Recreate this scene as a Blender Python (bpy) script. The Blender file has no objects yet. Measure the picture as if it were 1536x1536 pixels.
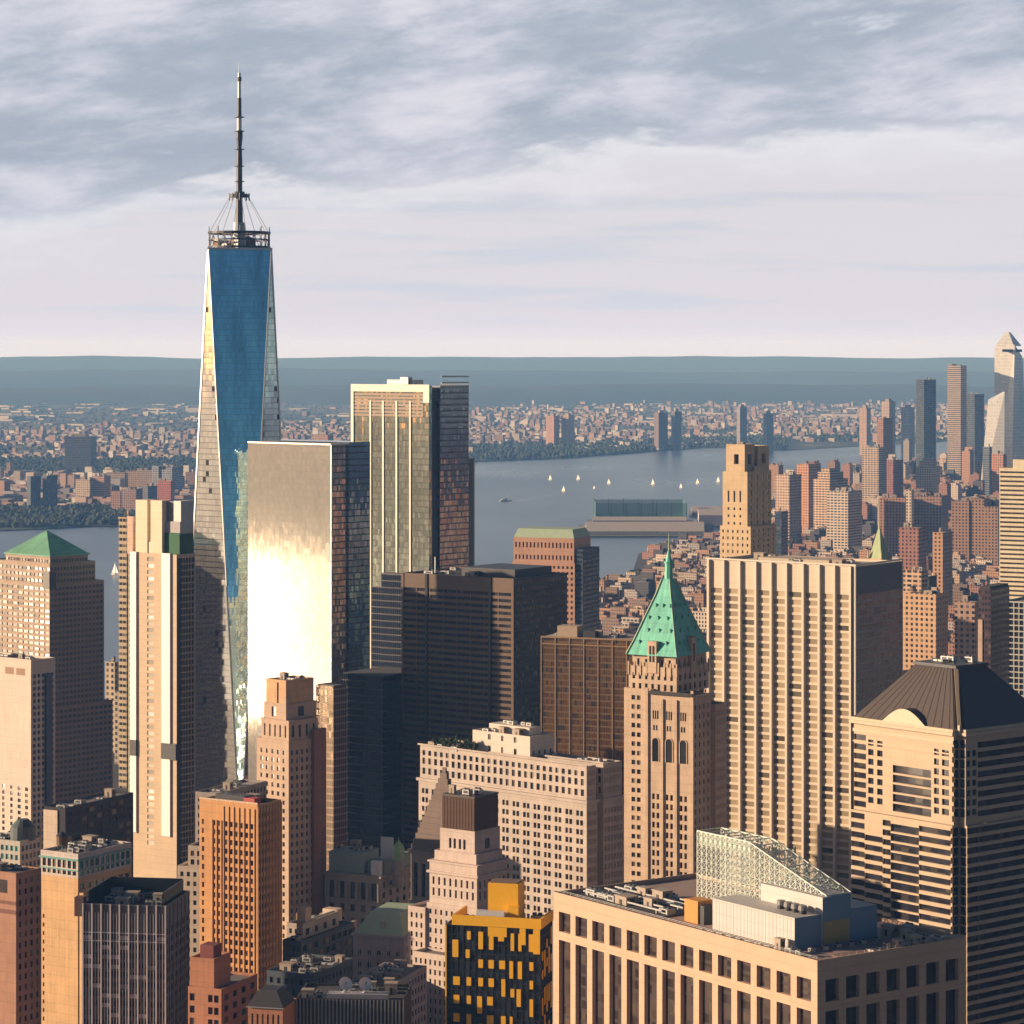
import bpy, math, random
from mathutils import Vector, Matrix, noise as mnoise
sc = bpy.context.scene
COL = sc.collection
F, CXP, EYE, CH = 4300.0, 768.0, 533.0, 342.0      # focal length and centre in photo pixels, eye-level row, camera height (m)
rad = math.radians
# ------------------------------------------------------------------ camera
cam = bpy.data.cameras.new("camera"); co = bpy.data.objects.new("camera", cam); COL.objects.link(co)
co.location = (0, 0, CH); co.rotation_euler = (rad(90), 0, 0)
cam.sensor_width = 36; cam.lens = 36*F/1536; cam.shift_y = -(768-EYE)/1536
cam.clip_start = 1; cam.clip_end = 300000
sc.camera = co
# ------------------------------------------------------------------ sun and sky
SUN_AZ, SUN_EL = 271.0, 13.0          # compass-like degrees clockwise from +Y; elevation
sd = Vector((math.sin(rad(SUN_AZ))*math.cos(rad(SUN_EL)), math.cos(rad(SUN_AZ))*math.cos(rad(SUN_EL)), math.sin(rad(SUN_EL))))
sun = bpy.data.lights.new("sun", 'SUN'); so = bpy.data.objects.new("sun", sun); COL.objects.link(so)
sun.energy = 5.0; sun.angle = rad(0.53); sun.color = (1.0, 0.76, 0.53)
so.rotation_euler = sd.to_track_quat('Z', 'Y').to_euler()
SKY = 0.05
sc.view_settings.view_transform = 'Standard'; sc.view_settings.look = 'None'
sc.view_settings.exposure = 0.64; sc.view_settings.gamma = 1.0; sc.view_settings.use_curve_mapping = False
sc.render.engine = 'CYCLES'
sc.cycles.max_bounces = 7; sc.cycles.glossy_bounces = 4; sc.cycles.diffuse_bounces = 2; sc.cycles.volume_bounces = 4
sc.cycles.transmission_bounces = 3; sc.cycles.use_denoising = True
sc.cycles.sample_clamp_indirect = 6.0; sc.cycles.blur_glossy = 0.5
# ------------------------------------------------------------------ node helpers
class G:
    def __init__(s, nt): s.nt = nt
    def n(s, t, ins=None, **kw):
        nd = s.nt.nodes.new(t)
        for k, v in kw.items(): setattr(nd, k, v)
        for k, v in (ins or {}).items(): s.put(nd.inputs[k], v)
        return nd
    def put(s, sock, v):
        if isinstance(v, bpy.types.NodeSocket): s.nt.links.new(v, sock)
        elif isinstance(v, (tuple, list)) and len(v) == 3 and sock.type == 'RGBA': sock.default_value = (*v, 1)
        else: sock.default_value = v
    def m(s, op, a, b=0.0, c=None, clamp=False):
        i = {0: a, 1: b}
        if c is not None: i[2] = c
        return s.n('ShaderNodeMath', i, operation=op, use_clamp=clamp).outputs[0]
    def vm(s, op, a, b=(0,0,0)): return s.n('ShaderNodeVectorMath', {0: a, 1: b}, operation=op).outputs[0]
    def mix(s, f, a, b, mode='MIX'):
        nd = s.n('ShaderNodeMix', data_type='RGBA', blend_type=mode)
        s.put(nd.inputs[0], f); s.put(nd.inputs[6], a); s.put(nd.inputs[7], b)
        return nd.outputs[2]
    def fmix(s, f, a, b):
        nd = s.n('ShaderNodeMix', data_type='FLOAT')
        s.put(nd.inputs[0], f); s.put(nd.inputs[2], a); s.put(nd.inputs[3], b)
        return nd.outputs[0]
    def noise(s, vec, scale, detail=3.0, rough=0.55, dist=0.0):
        return s.n('ShaderNodeTexNoise', {'Vector': vec, 'Scale': scale, 'Detail': detail, 'Roughness': rough, 'Distortion': dist}).outputs[0]
    def ramp(s, f, a, b): return s.n('ShaderNodeMapRange', {0: f, 1: a, 2: b, 3: 0.0, 4: 1.0}, interpolation_type='SMOOTHSTEP').outputs[0]
    def lin(s, f, a, b, c=0.0, d=1.0): return s.n('ShaderNodeMapRange', {0: f, 1: a, 2: b, 3: c, 4: d}).outputs[0]
    def band(s, x, lo, hi): return s.m('MULTIPLY', s.m('GREATER_THAN', x, lo), s.m('LESS_THAN', x, hi))
    def vec(s, x, y, z=0.0): return s.n('ShaderNodeCombineXYZ', {0: x, 1: y, 2: z}).outputs[0]
    def uv(s):
        sp = s.n('ShaderNodeSeparateXYZ', {0: s.n('ShaderNodeUVMap', uv_map='uv').outputs[0]})
        return sp.outputs[0], sp.outputs[1]
    def white(s, v):
        nd = s.n('ShaderNodeTexWhiteNoise', {'Vector': v}, noise_dimensions='3D'); return nd.outputs[0], nd.outputs[1]
def newmat(name):
    m = bpy.data.materials.new(name); m.use_nodes = True; nt = m.node_tree; nt.nodes.clear(); g = G(nt)
    out = g.n('ShaderNodeOutputMaterial'); b = g.n('ShaderNodeBsdfPrincipled'); nt.links.new(b.outputs[0], out.inputs[0])
    return m, g, b
# ------------------------------------------------------------------ the sky with its cloud deck
w = bpy.data.worlds.new("World"); sc.world = w; w.use_nodes = True; nt = w.node_tree; nt.nodes.clear(); g = G(nt)
wo = g.n('ShaderNodeOutputWorld'); bg = g.n('ShaderNodeBackground'); nt.links.new(bg.outputs[0], wo.inputs[0])
skyn = g.n('ShaderNodeTexSky', sky_type='NISHITA', sun_disc=False, sun_elevation=rad(SUN_EL), sun_rotation=rad(SUN_AZ), altitude=300.0, air_density=1.0, dust_density=0.8, ozone_density=2.5)
dirv = g.n('ShaderNodeTexCoord').outputs['Generated']
sp = g.n('ShaderNodeSeparateXYZ', {0: dirv}); dx, dy, dz = sp.outputs
zz = g.m('MAXIMUM', dz, 0.0)
# cloud coordinates: a deck seen edge-on, stretched sideways and tilted a little
tilt = g.m('ADD', zz, g.m('MULTIPLY', dx, -0.10))                # the deck's lower edge climbs to the right
cv = g.vec(dx, dy, g.m('MULTIPLY', tilt, 4.6))
n1 = g.noise(cv, 6.5, 8.0, 0.56, 0.2)
n2 = g.noise(g.vm('ADD', g.vec(dx, dy, g.m('MULTIPLY', tilt, 3.3)), (1.4, 6.2, 0.7)), 15.0, 10.0, 0.65, 0.15)
n3 = g.noise(g.vm('ADD', g.vec(dx, dy, g.m('MULTIPLY', zz, 16.0)), (7.7, 2.2, 0.3)), 7.0, 6.0, 0.6)
dens = g.m('ADD', g.m('ADD', g.m('MULTIPLY', g.m('SUBTRACT', n1, 0.5), 1.0), g.m('MULTIPLY', g.m('SUBTRACT', n2, 0.5), 1.5)), g.lin(tilt, 0.026, 0.080, -0.85, 0.48))
cloud = g.m('MULTIPLY', g.ramp(dens, -0.34, 0.30), g.m('SUBTRACT', 1.0, g.ramp(zz, 0.18, 0.45)))
streak = g.m('MULTIPLY', g.m('MULTIPLY', g.ramp(n3, 0.50, 0.62), g.ramp(zz, 0.006, 0.018)), g.m('SUBTRACT', 1.0, g.ramp(zz, 0.05, 0.075)))
base = skyn.outputs[0]
front = g.ramp(dy, 0.25, 0.8)                                    # cloud deck and bright veil stand over the western half
lowsky = g.mix(g.ramp(zz, 0.0, 0.045), (8.8, 8.0, 8.5), (9.1, 8.75, 9.1))
lowsky = g.mix(g.ramp(zz, 0.05, 0.12), lowsky, (10.34, 10.81, 11.42))
lowsky = g.mix(g.ramp(zz, 0.13, 0.4), lowsky, g.mix(1.0, base, (0.4, 0.46, 0.58), 'MULTIPLY'))
lit = g.m('ADD', g.m('MULTIPLY', n2, 0.75), g.m('MULTIPLY', n1, 0.25))
ccol = g.mix(g.ramp(lit, 0.40, 0.68), (4.50, 5.20, 6.40), (9.45, 9.21, 10.12))
ccol = g.mix(g.ramp(dens, -0.10, 0.20), (11.11, 10.95, 11.29), ccol)    # thin bright fringes
skyc = g.mix(g.m('MULTIPLY', streak, 0.8), lowsky, (7.63, 7.87, 8.88))
skyc = g.mix(g.m('MULTIPLY', cloud, 0.92), skyc, ccol)
# the sky beyond the low haze keeps its own colour: strongest light along the horizon, where the haze is deepest
zc_ = g.m('MAXIMUM', zz, 0.0047); thin = g.n('ShaderNodeCombineXYZ', {k: g.m('EXPONENT', g.m('DIVIDE', c, zc_)) for k, c in enumerate((0.0018, 0.0038, 0.0090))}).outputs[0]
skyc = g.vm('ADD', g.vm('MULTIPLY', g.vm('SUBTRACT', skyc, (3.3, 3.3, 3.3)), thin), (3.3, 3.3, 3.3))
sunside = g.ramp(g.m('MULTIPLY', dx, -1.0), 0.25, 0.9)
back = g.mix(1.0, base, g.mix(sunside, g.mix(g.ramp(zz, 0.14, 0.4), (0.32, 0.47, 0.61), (0.22, 0.29, 0.42)), (1.0, 0.95, 0.92)), 'MULTIPLY')   # deep clear east, bright west
skyc = g.mix(front, back, skyc)
nt.links.new(skyc, bg.inputs[0]); bg.inputs[1].default_value = SKY
# ------------------------------------------------------------------ materials
MATS = {}
def wall(name, rgb, rough=0.85, var=0.22, pat=None, streak=0.25, pane=(0.02, 0.025, 0.03), light=0.12):
    """masonry/metal wall; pat=(bay, floor, win_w, win_h) adds a window pattern in the surface for distant faces"""
    if name in MATS: return MATS[name]
    if pat and not name.endswith('_windows'):        # one plain surface for walls with real openings, one with windows drawn in it
        wall(name+'_windows', rgb, rough, var, pat, streak, pane, light); pat = None
    m, g, b = newmat(name); u, v = g.uv(); p = g.vec(u, v)
    geo = g.n('ShaderNodeNewGeometry').outputs['Position']
    a = g.noise(geo, 0.12, 5.0, 0.6); c = g.noise(geo, 1.1, 3.0, 0.6)
    st = g.noise(g.vec(g.m('MULTIPLY', u, 0.9), g.m('MULTIPLY', v, 0.05), 3.0), 1.0, 4.0, 0.6)
    f = g.m('ADD', g.m('ADD', g.m('MULTIPLY', g.m('SUBTRACT', a, 0.5), var*2.0), g.m('MULTIPLY', g.m('SUBTRACT', c, 0.5), var*0.9)), g.m('MULTIPLY', g.m('SUBTRACT', st, 0.5), streak*1.6))
    big_ = g.noise(geo, 0.03, 4.0, 0.65); f = g.m('ADD', g.m('MULTIPLY', f, 1.35), g.m('MULTIPLY', g.m('SUBTRACT', big_, 0.5), var*1.6))
    fl_, _ = g.white(g.vec(g.m('FLOOR', g.m('DIVIDE', v, 3.7)), g.m('FLOOR', g.m('DIVIDE', u, 9.0)), 2.0))
    f = g.m('ADD', f, g.m('ADD', g.m('MULTIPLY', g.m('SUBTRACT', fl_, 0.5), var*0.55), g.m('MULTIPLY', g.m('LESS_THAN', g.m('FRACT', g.m('DIVIDE', v, 3.7)), 0.09), -0.13)))
    colr = g.mix(1.0, (*rgb,), g.n('ShaderNodeCombineColor', {0: g.m('ADD', f, 1.0), 1: g.m('ADD', f, 1.0), 2: g.m('ADD', g.m('MULTIPLY', f, 0.9), 1.0)}).outputs[0], 'MULTIPLY')
    r = rough
    if pat:
        bw, fh, ww, wh = pat
        cu, cvv = g.m('DIVIDE', u, bw), g.m('DIVIDE', v, fh)
        fu, fv = g.m('FRACT', cu), g.m('FRACT', cvv)
        k = g.m('MULTIPLY', g.band(fu, 0.5-ww/2, 0.5+ww/2), g.band(fv, 0.5-wh/2, 0.5+wh/2))
        nz = g.n('ShaderNodeSeparateXYZ', {0: g.n('ShaderNodeNewGeometry').outputs['True Normal']}).outputs[2]
        k = g.m('MULTIPLY', k, g.m('LESS_THAN', g.m('ABSOLUTE', nz), 0.3))
        rv, rc = g.white(g.vec(g.m('FLOOR', cu), g.m('FLOOR', cvv), g.n('ShaderNodeObjectInfo').outputs['Random']))
        pc = g.mix(g.ramp(rv, 0.72, 0.95), (*pane,), tuple(x*light/0.12 for x in (0.16, 0.14, 0.11)))
        colr = g.mix(k, colr, pc); r = g.fmix(k, rough, 0.18)
    g.put(b.inputs['Base Color'], colr); g.put(b.inputs['Roughness'], r)
    MATS[name] = m; return m
def WP(m): return MATS.get(m.name+'_windows', m)
def pane(name, dark=(0.015, 0.018, 0.022), blind=(0.30, 0.26, 0.20), share=0.25, rough=0.08, refl=0.5, pw=1.3, fh=None, cells=False):
    """window glass, some panes with blinds drawn; thin mullions every pw metres (and spandrels every fh)"""
    m, g, b = newmat(name); rnd = g.n('ShaderNodeObjectInfo').outputs['Random']
    at = g.n('ShaderNodeAttribute', attribute_name='rnd').outputs['Fac']
    geo = g.n('ShaderNodeNewGeometry').outputs['Position']
    sp = g.n('ShaderNodeSeparateXYZ', {0: geo})
    cell = g.vec(g.m('FLOOR', g.m('DIVIDE', sp.outputs[0], pw*1.6)) if cells else 0.0, g.m('FLOOR', g.m('DIVIDE', sp.outputs[2], 3.6)) if cells else 0.0, g.m('ADD', g.m('MULTIPLY', rnd, 37.0), g.m('MULTIPLY', at, 91.0)))
    rv, rc = g.white(cell); rv2, _ = g.white(g.vm('ADD', cell, (9.1, 4.2, 1.3)))
    colr = g.mix(g.m('LESS_THAN', rv, share), g.mix(rv2, (*dark,), tuple(min(1, d*3) for d in dark)), g.mix(rv2, (*blind,), tuple(x*0.5 for x in blind)))
    if fh:
        fr = g.m('FRACT', g.m('DIVIDE', sp.outputs[2], fh))
        k = g.m('LESS_THAN', fr, 0.28); colr = g.mix(k, colr, (0.075, 0.06, 0.055))
    nrm = g.vm('NORMALIZE', g.vm('ADD', g.n('ShaderNodeNewGeometry').outputs['Normal'], g.vm('SCALE', g.vm('SUBTRACT', rc, (.5, .5, .5)))))
    nd = nrm.node.inputs[0].links[0].from_node.inputs[1].links[0].from_node; nd.inputs['Scale'].default_value = 0.02
    g.put(b.inputs['Normal'], nrm)
    g.put(b.inputs['Base Color'], colr); g.put(b.inputs['Roughness'], rough); g.put(b.inputs['Specular IOR Level'], refl)
    MATS[name] = m; return m
def glass(name, tint, pw, fh, mull=0.10, spand=0.22, frame=(0.25, 0.24, 0.23), metal=0.9, rough=0.04, wob=0.012, vert_only=False, dark=None, fmetal=0.0, pvar=0.35, frough=0.4, vary=0.5):
    """reflective curtain wall: panes pw x fh metres, each slightly out of plane, mullions and spandrel bands"""
    m, g, b = newmat(name); u, v = g.uv()
    cu, cvv = g.m('DIVIDE', u, pw), g.m('DIVIDE', v, fh); fu, fv = g.m('FRACT', cu), g.m('FRACT', cvv)
    rv, rc = g.white(g.vec(g.m('FLOOR', cu), g.m('FLOOR', cvv), 1.0))
    k = g.m('LESS_THAN', fu, mull)
    if not vert_only: k = g.m('MAXIMUM', k, g.m('LESS_THAN', fv, spand))
    sl = g.noise(g.vec(g.m('MULTIPLY', u, 0.10), g.m('MULTIPLY', v, 0.016)), 1.0, 5.0, 0.6)  # slow tint drift paints clouds mirrored in the panes
    f = g.m('ADD', g.m('ADD', g.m('MULTIPLY', rv, pvar), 1.0-pvar*0.5), g.m('MULTIPLY', g.m('SUBTRACT', sl, 0.5), vary))
    tc = g.mix(1.0, (*tint,), g.n('ShaderNodeCombineColor', {0: f, 1: f, 2: f}).outputs[0], 'MULTIPLY')
    mt = metal
    if dark is not None: # some panes uncoated / open blinds
        d = g.m('GREATER_THAN', rv, 1-dark); tc = g.mix(d, tc, (0.03, 0.03, 0.035)); mt = g.fmix(d, metal, 0.0)
    g.put(b.inputs['Base Color'], g.mix(k, tc, (*frame,))); g.put(b.inputs['Metallic'], g.fmix(k, mt, fmetal))
    g.put(b.inputs['Roughness'], g.fmix(k, rough, frough))
    sc_ = g.n('ShaderNodeVectorMath', {0: g.vm('SUBTRACT', rc, (.5, .5, .5)), 'Scale': wob}, operation='SCALE').outputs[0]
    g.put(b.inputs['Normal'], g.vm('NORMALIZE', g.vm('ADD', g.n('ShaderNodeNewGeometry').outputs['Normal'], sc_)))
    MATS[name] = m; return m
def plain(name, rgb, rough=0.6, metal=0.0, var=0.15, scale=0.6):
    if name in MATS: return MATS[name]
    m, g, b = newmat(name); geo = g.n('ShaderNodeNewGeometry').outputs['Position']
    f = g.m('ADD', g.m('MULTIPLY', g.m('SUBTRACT', g.noise(geo, scale, 5.0, 0.65), 0.5), var*3), 1.0)
    g.put(b.inputs['Base Color'], g.mix(1.0, (*rgb,), g.n('ShaderNodeCombineColor', {0: f, 1: f, 2: f}).outputs[0], 'MULTIPLY'))
    g.put(b.inputs['Roughness'], rough); g.put(b.inputs['Metallic'], metal)
    MATS[name] = m; return m
def attr_mat(name, rough=0.85, pat=None):
    """colour stored per face (real base colours of many small blocks)"""
    m, g, b = newmat(name); c = g.n('ShaderNodeAttribute', attribute_name='col').outputs['Color']
    if pat:
        u, v = g.uv(); bw, fh, ww, wh = pat
        fu, fv = g.m('FRACT', g.m('DIVIDE', u, bw)), g.m('FRACT', g.m('DIVIDE', v, fh))
        k = g.m('MULTIPLY', g.band(fu, 0.5-ww/2, 0.5+ww/2), g.band(fv, 0.5-wh/2, 0.5+wh/2))
        nz = g.n('ShaderNodeSeparateXYZ', {0: g.n('ShaderNodeNewGeometry').outputs['True Normal']}).outputs[2]
        k = g.m('MULTIPLY', k, g.m('LESS_THAN', g.m('ABSOLUTE', nz), 0.3))
        c = g.mix(k, c, (0.03, 0.035, 0.045))
    g.put(b.inputs['Base Color'], c); g.put(b.inputs['Roughness'], rough)
    MATS[name] = m; return m
# ------------------------------------------------------------------ mesh helpers
class MB:
    def __init__(s): s.v = []; s.ix = {}; s.f = []; s.m = []; s.r = []; s.c = []
    def vid(s, p):
        k = (round(p[0], 3), round(p[1], 3), round(p[2], 3))
        i = s.ix.get(k)
        if i is None: i = s.ix[k] = len(s.v); s.v.append(k)
        return i
    def face(s, pts, m=0, r=0.0, c=None):
        ids = []
        for p in pts:
            i = s.vid(p)
            if i not in ids: ids.append(i)
        if len(ids) > 2: s.f.append(ids); s.m.append(m); s.r.append(r); s.c.append(c)
    def box(s, x0, x1, y0, y1, z0, z1, m=0, top=None, bottom=True, c=None, ct=None):
        s.prism([(x0, y0), (x1, y0), (x1, y1), (x0, y1)], z0, z1, m, top, bottom, c, ct)
    def prism(s, poly, z0, z1, m=0, top=None, bottom=True, c=None, ct=None, poly1=None):
        p1 = poly1 or poly; n = len(poly)
        for i in range(n):
            j = (i+1) % n
            s.face([(*poly[i], z0), (*poly[j], z0), (*p1[j], z1), (*p1[i], z1)], m, c=c)
        s.face([(*p, z1) for p in p1], m if top is None else top, c=ct or c)
        if bottom: s.face([(*p, z0) for p in reversed(poly)], m, c=c)
    def cyl(s, x, y, r0, z0, z1, r1=None, n=10, m=0, top=None):
        r1 = r0 if r1 is None else r1
        a = [(x+r0*math.cos(2*math.pi*i/n), y+r0*math.sin(2*math.pi*i/n)) for i in range(n)]
        b = [(x+r1*math.cos(2*math.pi*i/n), y+r1*math.sin(2*math.pi*i/n)) for i in range(n)]
        s.prism(a, z0, z1, m, top, poly1=b)
    def bar(s, p, q, t, m=0):
        p, q = Vector(p), Vector(q); d = (q-p).normalized()
        u = d.cross(Vector((0, 0, 1)) if abs(d.z) < .95 else Vector((1, 0, 0))).normalized()*t/2; v_ = d.cross(u).normalized()*t/2
        A = [p+u+v_, p-u+v_, p-u-v_, p+u-v_]; B = [q+u+v_, q-u+v_, q-u-v_, q+u-v_]
        for i in range(4): j = (i+1) % 4; s.face([A[i], A[j], B[j], B[i]], m)
        s.face(A[::-1], m); s.face(B, m)
    def build(s, name, mats, parent=None, off=(0, 0, 0), shift=(0, 0)):
        if not s.f: return None
        me = bpy.data.meshes.new(name)
        vs = [(x-shift[0], y-shift[1], z) for x, y, z in s.v] if shift != (0, 0) else s.v
        me.from_pydata(vs, [], s.f)
        for m in (mats if isinstance(mats, (list, tuple)) else [mats]): me.materials.append(m)
        me.polygons.foreach_set('material_index', s.m)
        uvl = me.uv_layers.new(name='uv'); data = [0.0]*(2*len(me.loops)); li = 0
        for poly, ids in zip(me.polygons, s.f):
            n = poly.normal
            if abs(n.z) < 0.6:
                l = math.hypot(n.x, n.y) or 1; tx, ty = -n.y/l, n.x/l
                for i in ids: x, y, z = vs[i]; data[li] = x*tx+y*ty; data[li+1] = z; li += 2
            else:
                for i in ids: x, y, z = vs[i]; data[li] = x; data[li+1] = y; li += 2
        uvl.data.foreach_set('uv', data)
        if any(s.r):
            at = me.attributes.new('rnd', 'FLOAT', 'FACE'); at.data.foreach_set('value', s.r)
        if any(c is not None for c in s.c):
            at = me.attributes.new('col', 'FLOAT_COLOR', 'FACE'); fl = []
            for c in s.c: fl += [*(c or (.2, .2, .2)), 1.0]
            at.data.foreach_set('color', fl)
        o = bpy.data.objects.new(name, me); COL.objects.link(o); o.location = off
        if parent: o.parent = parent
        return o
def tag(o, label=None, cat=None, group=None, kind=None):
    for k, v in (('label', label), ('category', cat), ('group', group), ('kind', kind)):
        if v: o[k] = v
    return o
def empty(name, loc, rz=0.0):
    o = bpy.data.objects.new(name, None); COL.objects.link(o); o.location = loc; o.rotation_euler = (0, 0, rz); o.empty_display_size = 5
    return o
_uq = MB(); _uq.face([(-.5, 0, -.5), (.5, 0, -.5), (.5, 0, .5), (-.5, 0, .5)])
PANE = {}
def pane_mesh(mat):
    if mat.name not in PANE:
        o = _uq.build('window', mat); PANE[mat.name] = o.data; bpy.data.objects.remove(o)
    return PANE[mat.name]
def S(bw=3.0, fh=3.8, wf=0.5, hf=0.55, d=0.35, ms=0.6, mt=1.5, mb=0.0, nb=None, rows=None, pair=False, mat=None, cols=None):
    return dict(bw=bw, fh=fh, wf=wf, hf=hf, d=d, ms=ms, mt=mt, mb=mb, nb=nb, rows=rows, pair=pair, mat=mat, cols=cols)
rng = random.Random(7)
PLAN = []
class B:
    """a building: near corner at photo column xc and depth Y, left face seen from xl to xc, right face from xc to xr; th = how far its left face is turned"""
    def __init__(s, name, label, cat, xl, xc, xr, Y, th, group=None, L=None, R=None):
        s.Y, s.th = Y, rad(th); c, q = math.cos(s.th), math.sin(s.th); s.c, s.q = c, q
        s.X = (xc-CXP)/F*Y
        s.L = L if L else -s.lx(xl)
        s.R = R if R else s.ry(xr)
        s.off = (-s.L/2, s.R/2)
        s.root = empty(name, s.world(*s.off), -s.th); tag(s.root, label, cat, group)
        s.name = name; s.wins = []; s.npart = 0
        PLAN.append((name+':'+label[:30], [s.world(a, b) for a, b in ((-s.L, 0), (0, 0), (0, s.R), (-s.L, s.R))]))
    def world(s, x, y, z=0.0): return (s.X+x*s.c+y*s.q, s.Y-x*s.q+y*s.c, z)
    def lx(s, px, y=0.0):
        a = (px-CXP)/F; X, Y = s.X+y*s.q, s.Y+y*s.c
        return (a*Y-X)/(s.c+a*s.q)
    def ry(s, px, x=0.0):
        a = (px-CXP)/F; X, Y = s.X+x*s.c, s.Y-x*s.q
        return (a*Y-X)/(s.q-a*s.c)
    def z(s, py, x=0.0, y=0.0): return CH-(py-EYE)/F*(s.Y-x*s.q+y*s.c)
    def add(s, mb, name, mats, kind=None, label=None, parent=None):
        o = mb.build(name, mats, parent or s.root, shift=s.off) if parent is None else mb.build(name, mats, parent, shift=s.off)
        if o is None: return None
        if kind: o['kind'] = kind
        if label: o['label'] = label
        return o
    def cut(s, mb, p0, p1, z0, z1, sp, front, cm=0):
        if sp is None: mb.face([(*p0, z0), (*p1, z0), (*p1, z1), (*p0, z1)], cm); return
        if sp == 'pat': mb.face([(*p0, z0), (*p1, z0), (*p1, z1), (*p0, z1)], 1); return
        L = math.hypot(p1[0]-p0[0], p1[1]-p0[1]); d = ((p1[0]-p0[0])/L, (p1[1]-p0[1])/L); n = (d[1], -d[0])
        ints = []
        if sp['cols']: ints = [(a*L, b_*L) for a, b_ in sp['cols']]
        else:
            nb = sp['nb'] or max(1, round((L-2*sp['ms'])/sp['bw'])); pt = (L-2*sp['ms'])/nb
            for i in range(nb):
                cx = sp['ms']+pt*(i+.5); ww = pt*sp['wf']
                if sp['pair']: g_ = ww*0.14; ints += [(cx-ww/2, cx-g_/2), (cx+g_/2, cx+ww/2)]
                else: ints.append((cx-ww/2, cx+ww/2))
        if sp['rows']: rows = [r for r in sp['rows'] if r[0] > z0+.1 and r[1] < z1-.1]
        else:
            nf = max(1, round((z1-z0-sp['mt']-sp['mb'])/sp['fh'])); pf = (z1-z0-sp['mt']-sp['mb'])/nf; hh = pf*sp['hf']
            rows = [(z0+sp['mb']+pf*(i+.5)-hh/2, z0+sp['mb']+pf*(i+.5)+hh/2) for i in range(nf)]
        us = [0.0]+[e for t in ints for e in t]+[L]; vs = [z0]+[e for t in sorted(rows) for e in t]+[z1]
        dd = sp['d']; P = lambda u, z, k=0.0: (p0[0]+d[0]*u-n[0]*k, p0[1]+d[1]*u-n[1]*k, z)
        ang = math.atan2(d[1], d[0])
        for i in range(len(us)-1):
            for j in range(len(vs)-1):
                u0, u1, a, b_ = us[i], us[i+1], vs[j], vs[j+1]
                if u1-u0 < 1e-4 or b_-a < 1e-4: continue
                if i % 2 and j % 2:
                    o = [P(u0, a), P(u1, a), P(u1, b_), P(u0, b_)]; q = [P(u0, a, dd), P(u1, a, dd), P(u1, b_, dd), P(u0, b_, dd)]
                    for k in range(4): l = (k+1) % 4; mb.face([o[k], o[l], q[l], q[k]], cm)
                    cxx = P((u0+u1)/2, (a+b_)/2, dd)
                    s.wins.append((front, cxx, ang, u1-u0, b_-a, sp['mat'] or MATS['window_glass'], q))
                else: mb.face([P(u0, a), P(u1, a), P(u1, b_), P(u0, b_)], cm)
    def poly(s, poly, z0, z1, specs, mats, roof='roof_grey', par=0.9, name='wall', fronts=None, ptk=0.5):
        """a storey block over a counter-clockwise footprint; specs per edge; parapet and a roof part"""
        m0 = mats[0] if isinstance(mats, (list, tuple)) else mats; m1 = mats[1] if isinstance(mats, (list, tuple)) and len(mats) > 1 else m0
        mats = [m0, MATS.get(m1.name+'_windows', m1)]
        mb = MB(); n = len(poly)
        for i in range(n):
            s.cut(mb, poly[i], poly[(i+1) % n], z0, z1, specs[i], (fronts or (0, 1))and(i in (fronts or (0, 1))))
        cx = sum(p[0] for p in poly)/n; cy = sum(p[1] for p in poly)/n
        def inset(k):
            out = []
            for i in range(n):
                a, b_, c_ = Vector(poly[i-1]), Vector(poly[i]), Vector(poly[(i+1) % n])
                d1 = (b_-a).normalized(); d2 = (c_-b_).normalized(); n1 = Vector((-d1.y, d1.x)); n2 = Vector((-d2.y, d2.x))
                m_ = (n1+n2); l = m_.length_squared
                out.append(tuple(b_+m_*(2*k/l)) if l > .01 else tuple(b_+n1*k))
            return out
        if par > 0:
            q = inset(ptk)
            for i in range(n):
                j = (i+1) % n
                mb.face([(*poly[i], z1), (*poly[j], z1), (*q[j], z1), (*q[i], z1)]); mb.face([(*q[i], z1), (*q[j], z1), (*q[j], z1-par), (*q[i], z1-par)])
            rm = MB(); rm.face([(*p, z1-par+.02) for p in q])
        else:
            rm = MB(); rm.face([(*p, z1) for p in poly])
        o = s.add(mb, name, mats)
        if roof: s.add(rm, 'roof', MATS[roof])
        return o
    def block(s, x0, x1, y0, y1, z0, z1, fr, rt, mats, bk='pat', lf='pat', roof='roof_grey', par=0.9, name='wall'):
        if not isinstance(mats, (list, tuple)): mats = [mats]
        if len(mats) < 2: bk = None if bk == 'pat' else bk; lf = None if lf == 'pat' else lf
        return s.poly([(x0, y0), (x1, y0), (x1, y1), (x0, y1)], z0, z1, [fr, rt, bk, lf], mats, roof, par, name)
    def part(s, name, mat, *boxes, parent=None):
        mb = MB()
        for b_ in boxes: mb.box(*b_)
        return s.add(mb, name, mat, parent=parent)
    def done(s, cap=100):
        ws = sorted(s.wins, key=lambda t: (not t[0], -t[1][2]))
        first = [t for t in ws if t[0]][:cap]; ids = set(map(id, first)); rest = [t for t in ws if id(t) not in ids]
        for fr, c, ang, ww, hh, mat, q in first:
            o = bpy.data.objects.new('window', pane_mesh(mat)); COL.objects.link(o); o.parent = s.root
            o.location = (c[0]-s.off[0], c[1]-s.off[1], c[2]); o.rotation_euler = (0, 0, ang); o.scale = (ww, 1, hh)
        by = {}
        for t in rest: by.setdefault(t[5].name, []).append(t)
        for k, ts in by.items():
            mb = MB()
            for t in ts: mb.face(t[6], 0, rng.random()+.01)
            s.add(mb, 'windows', ts[0][5], kind='stuff')
        return s.root
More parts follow.
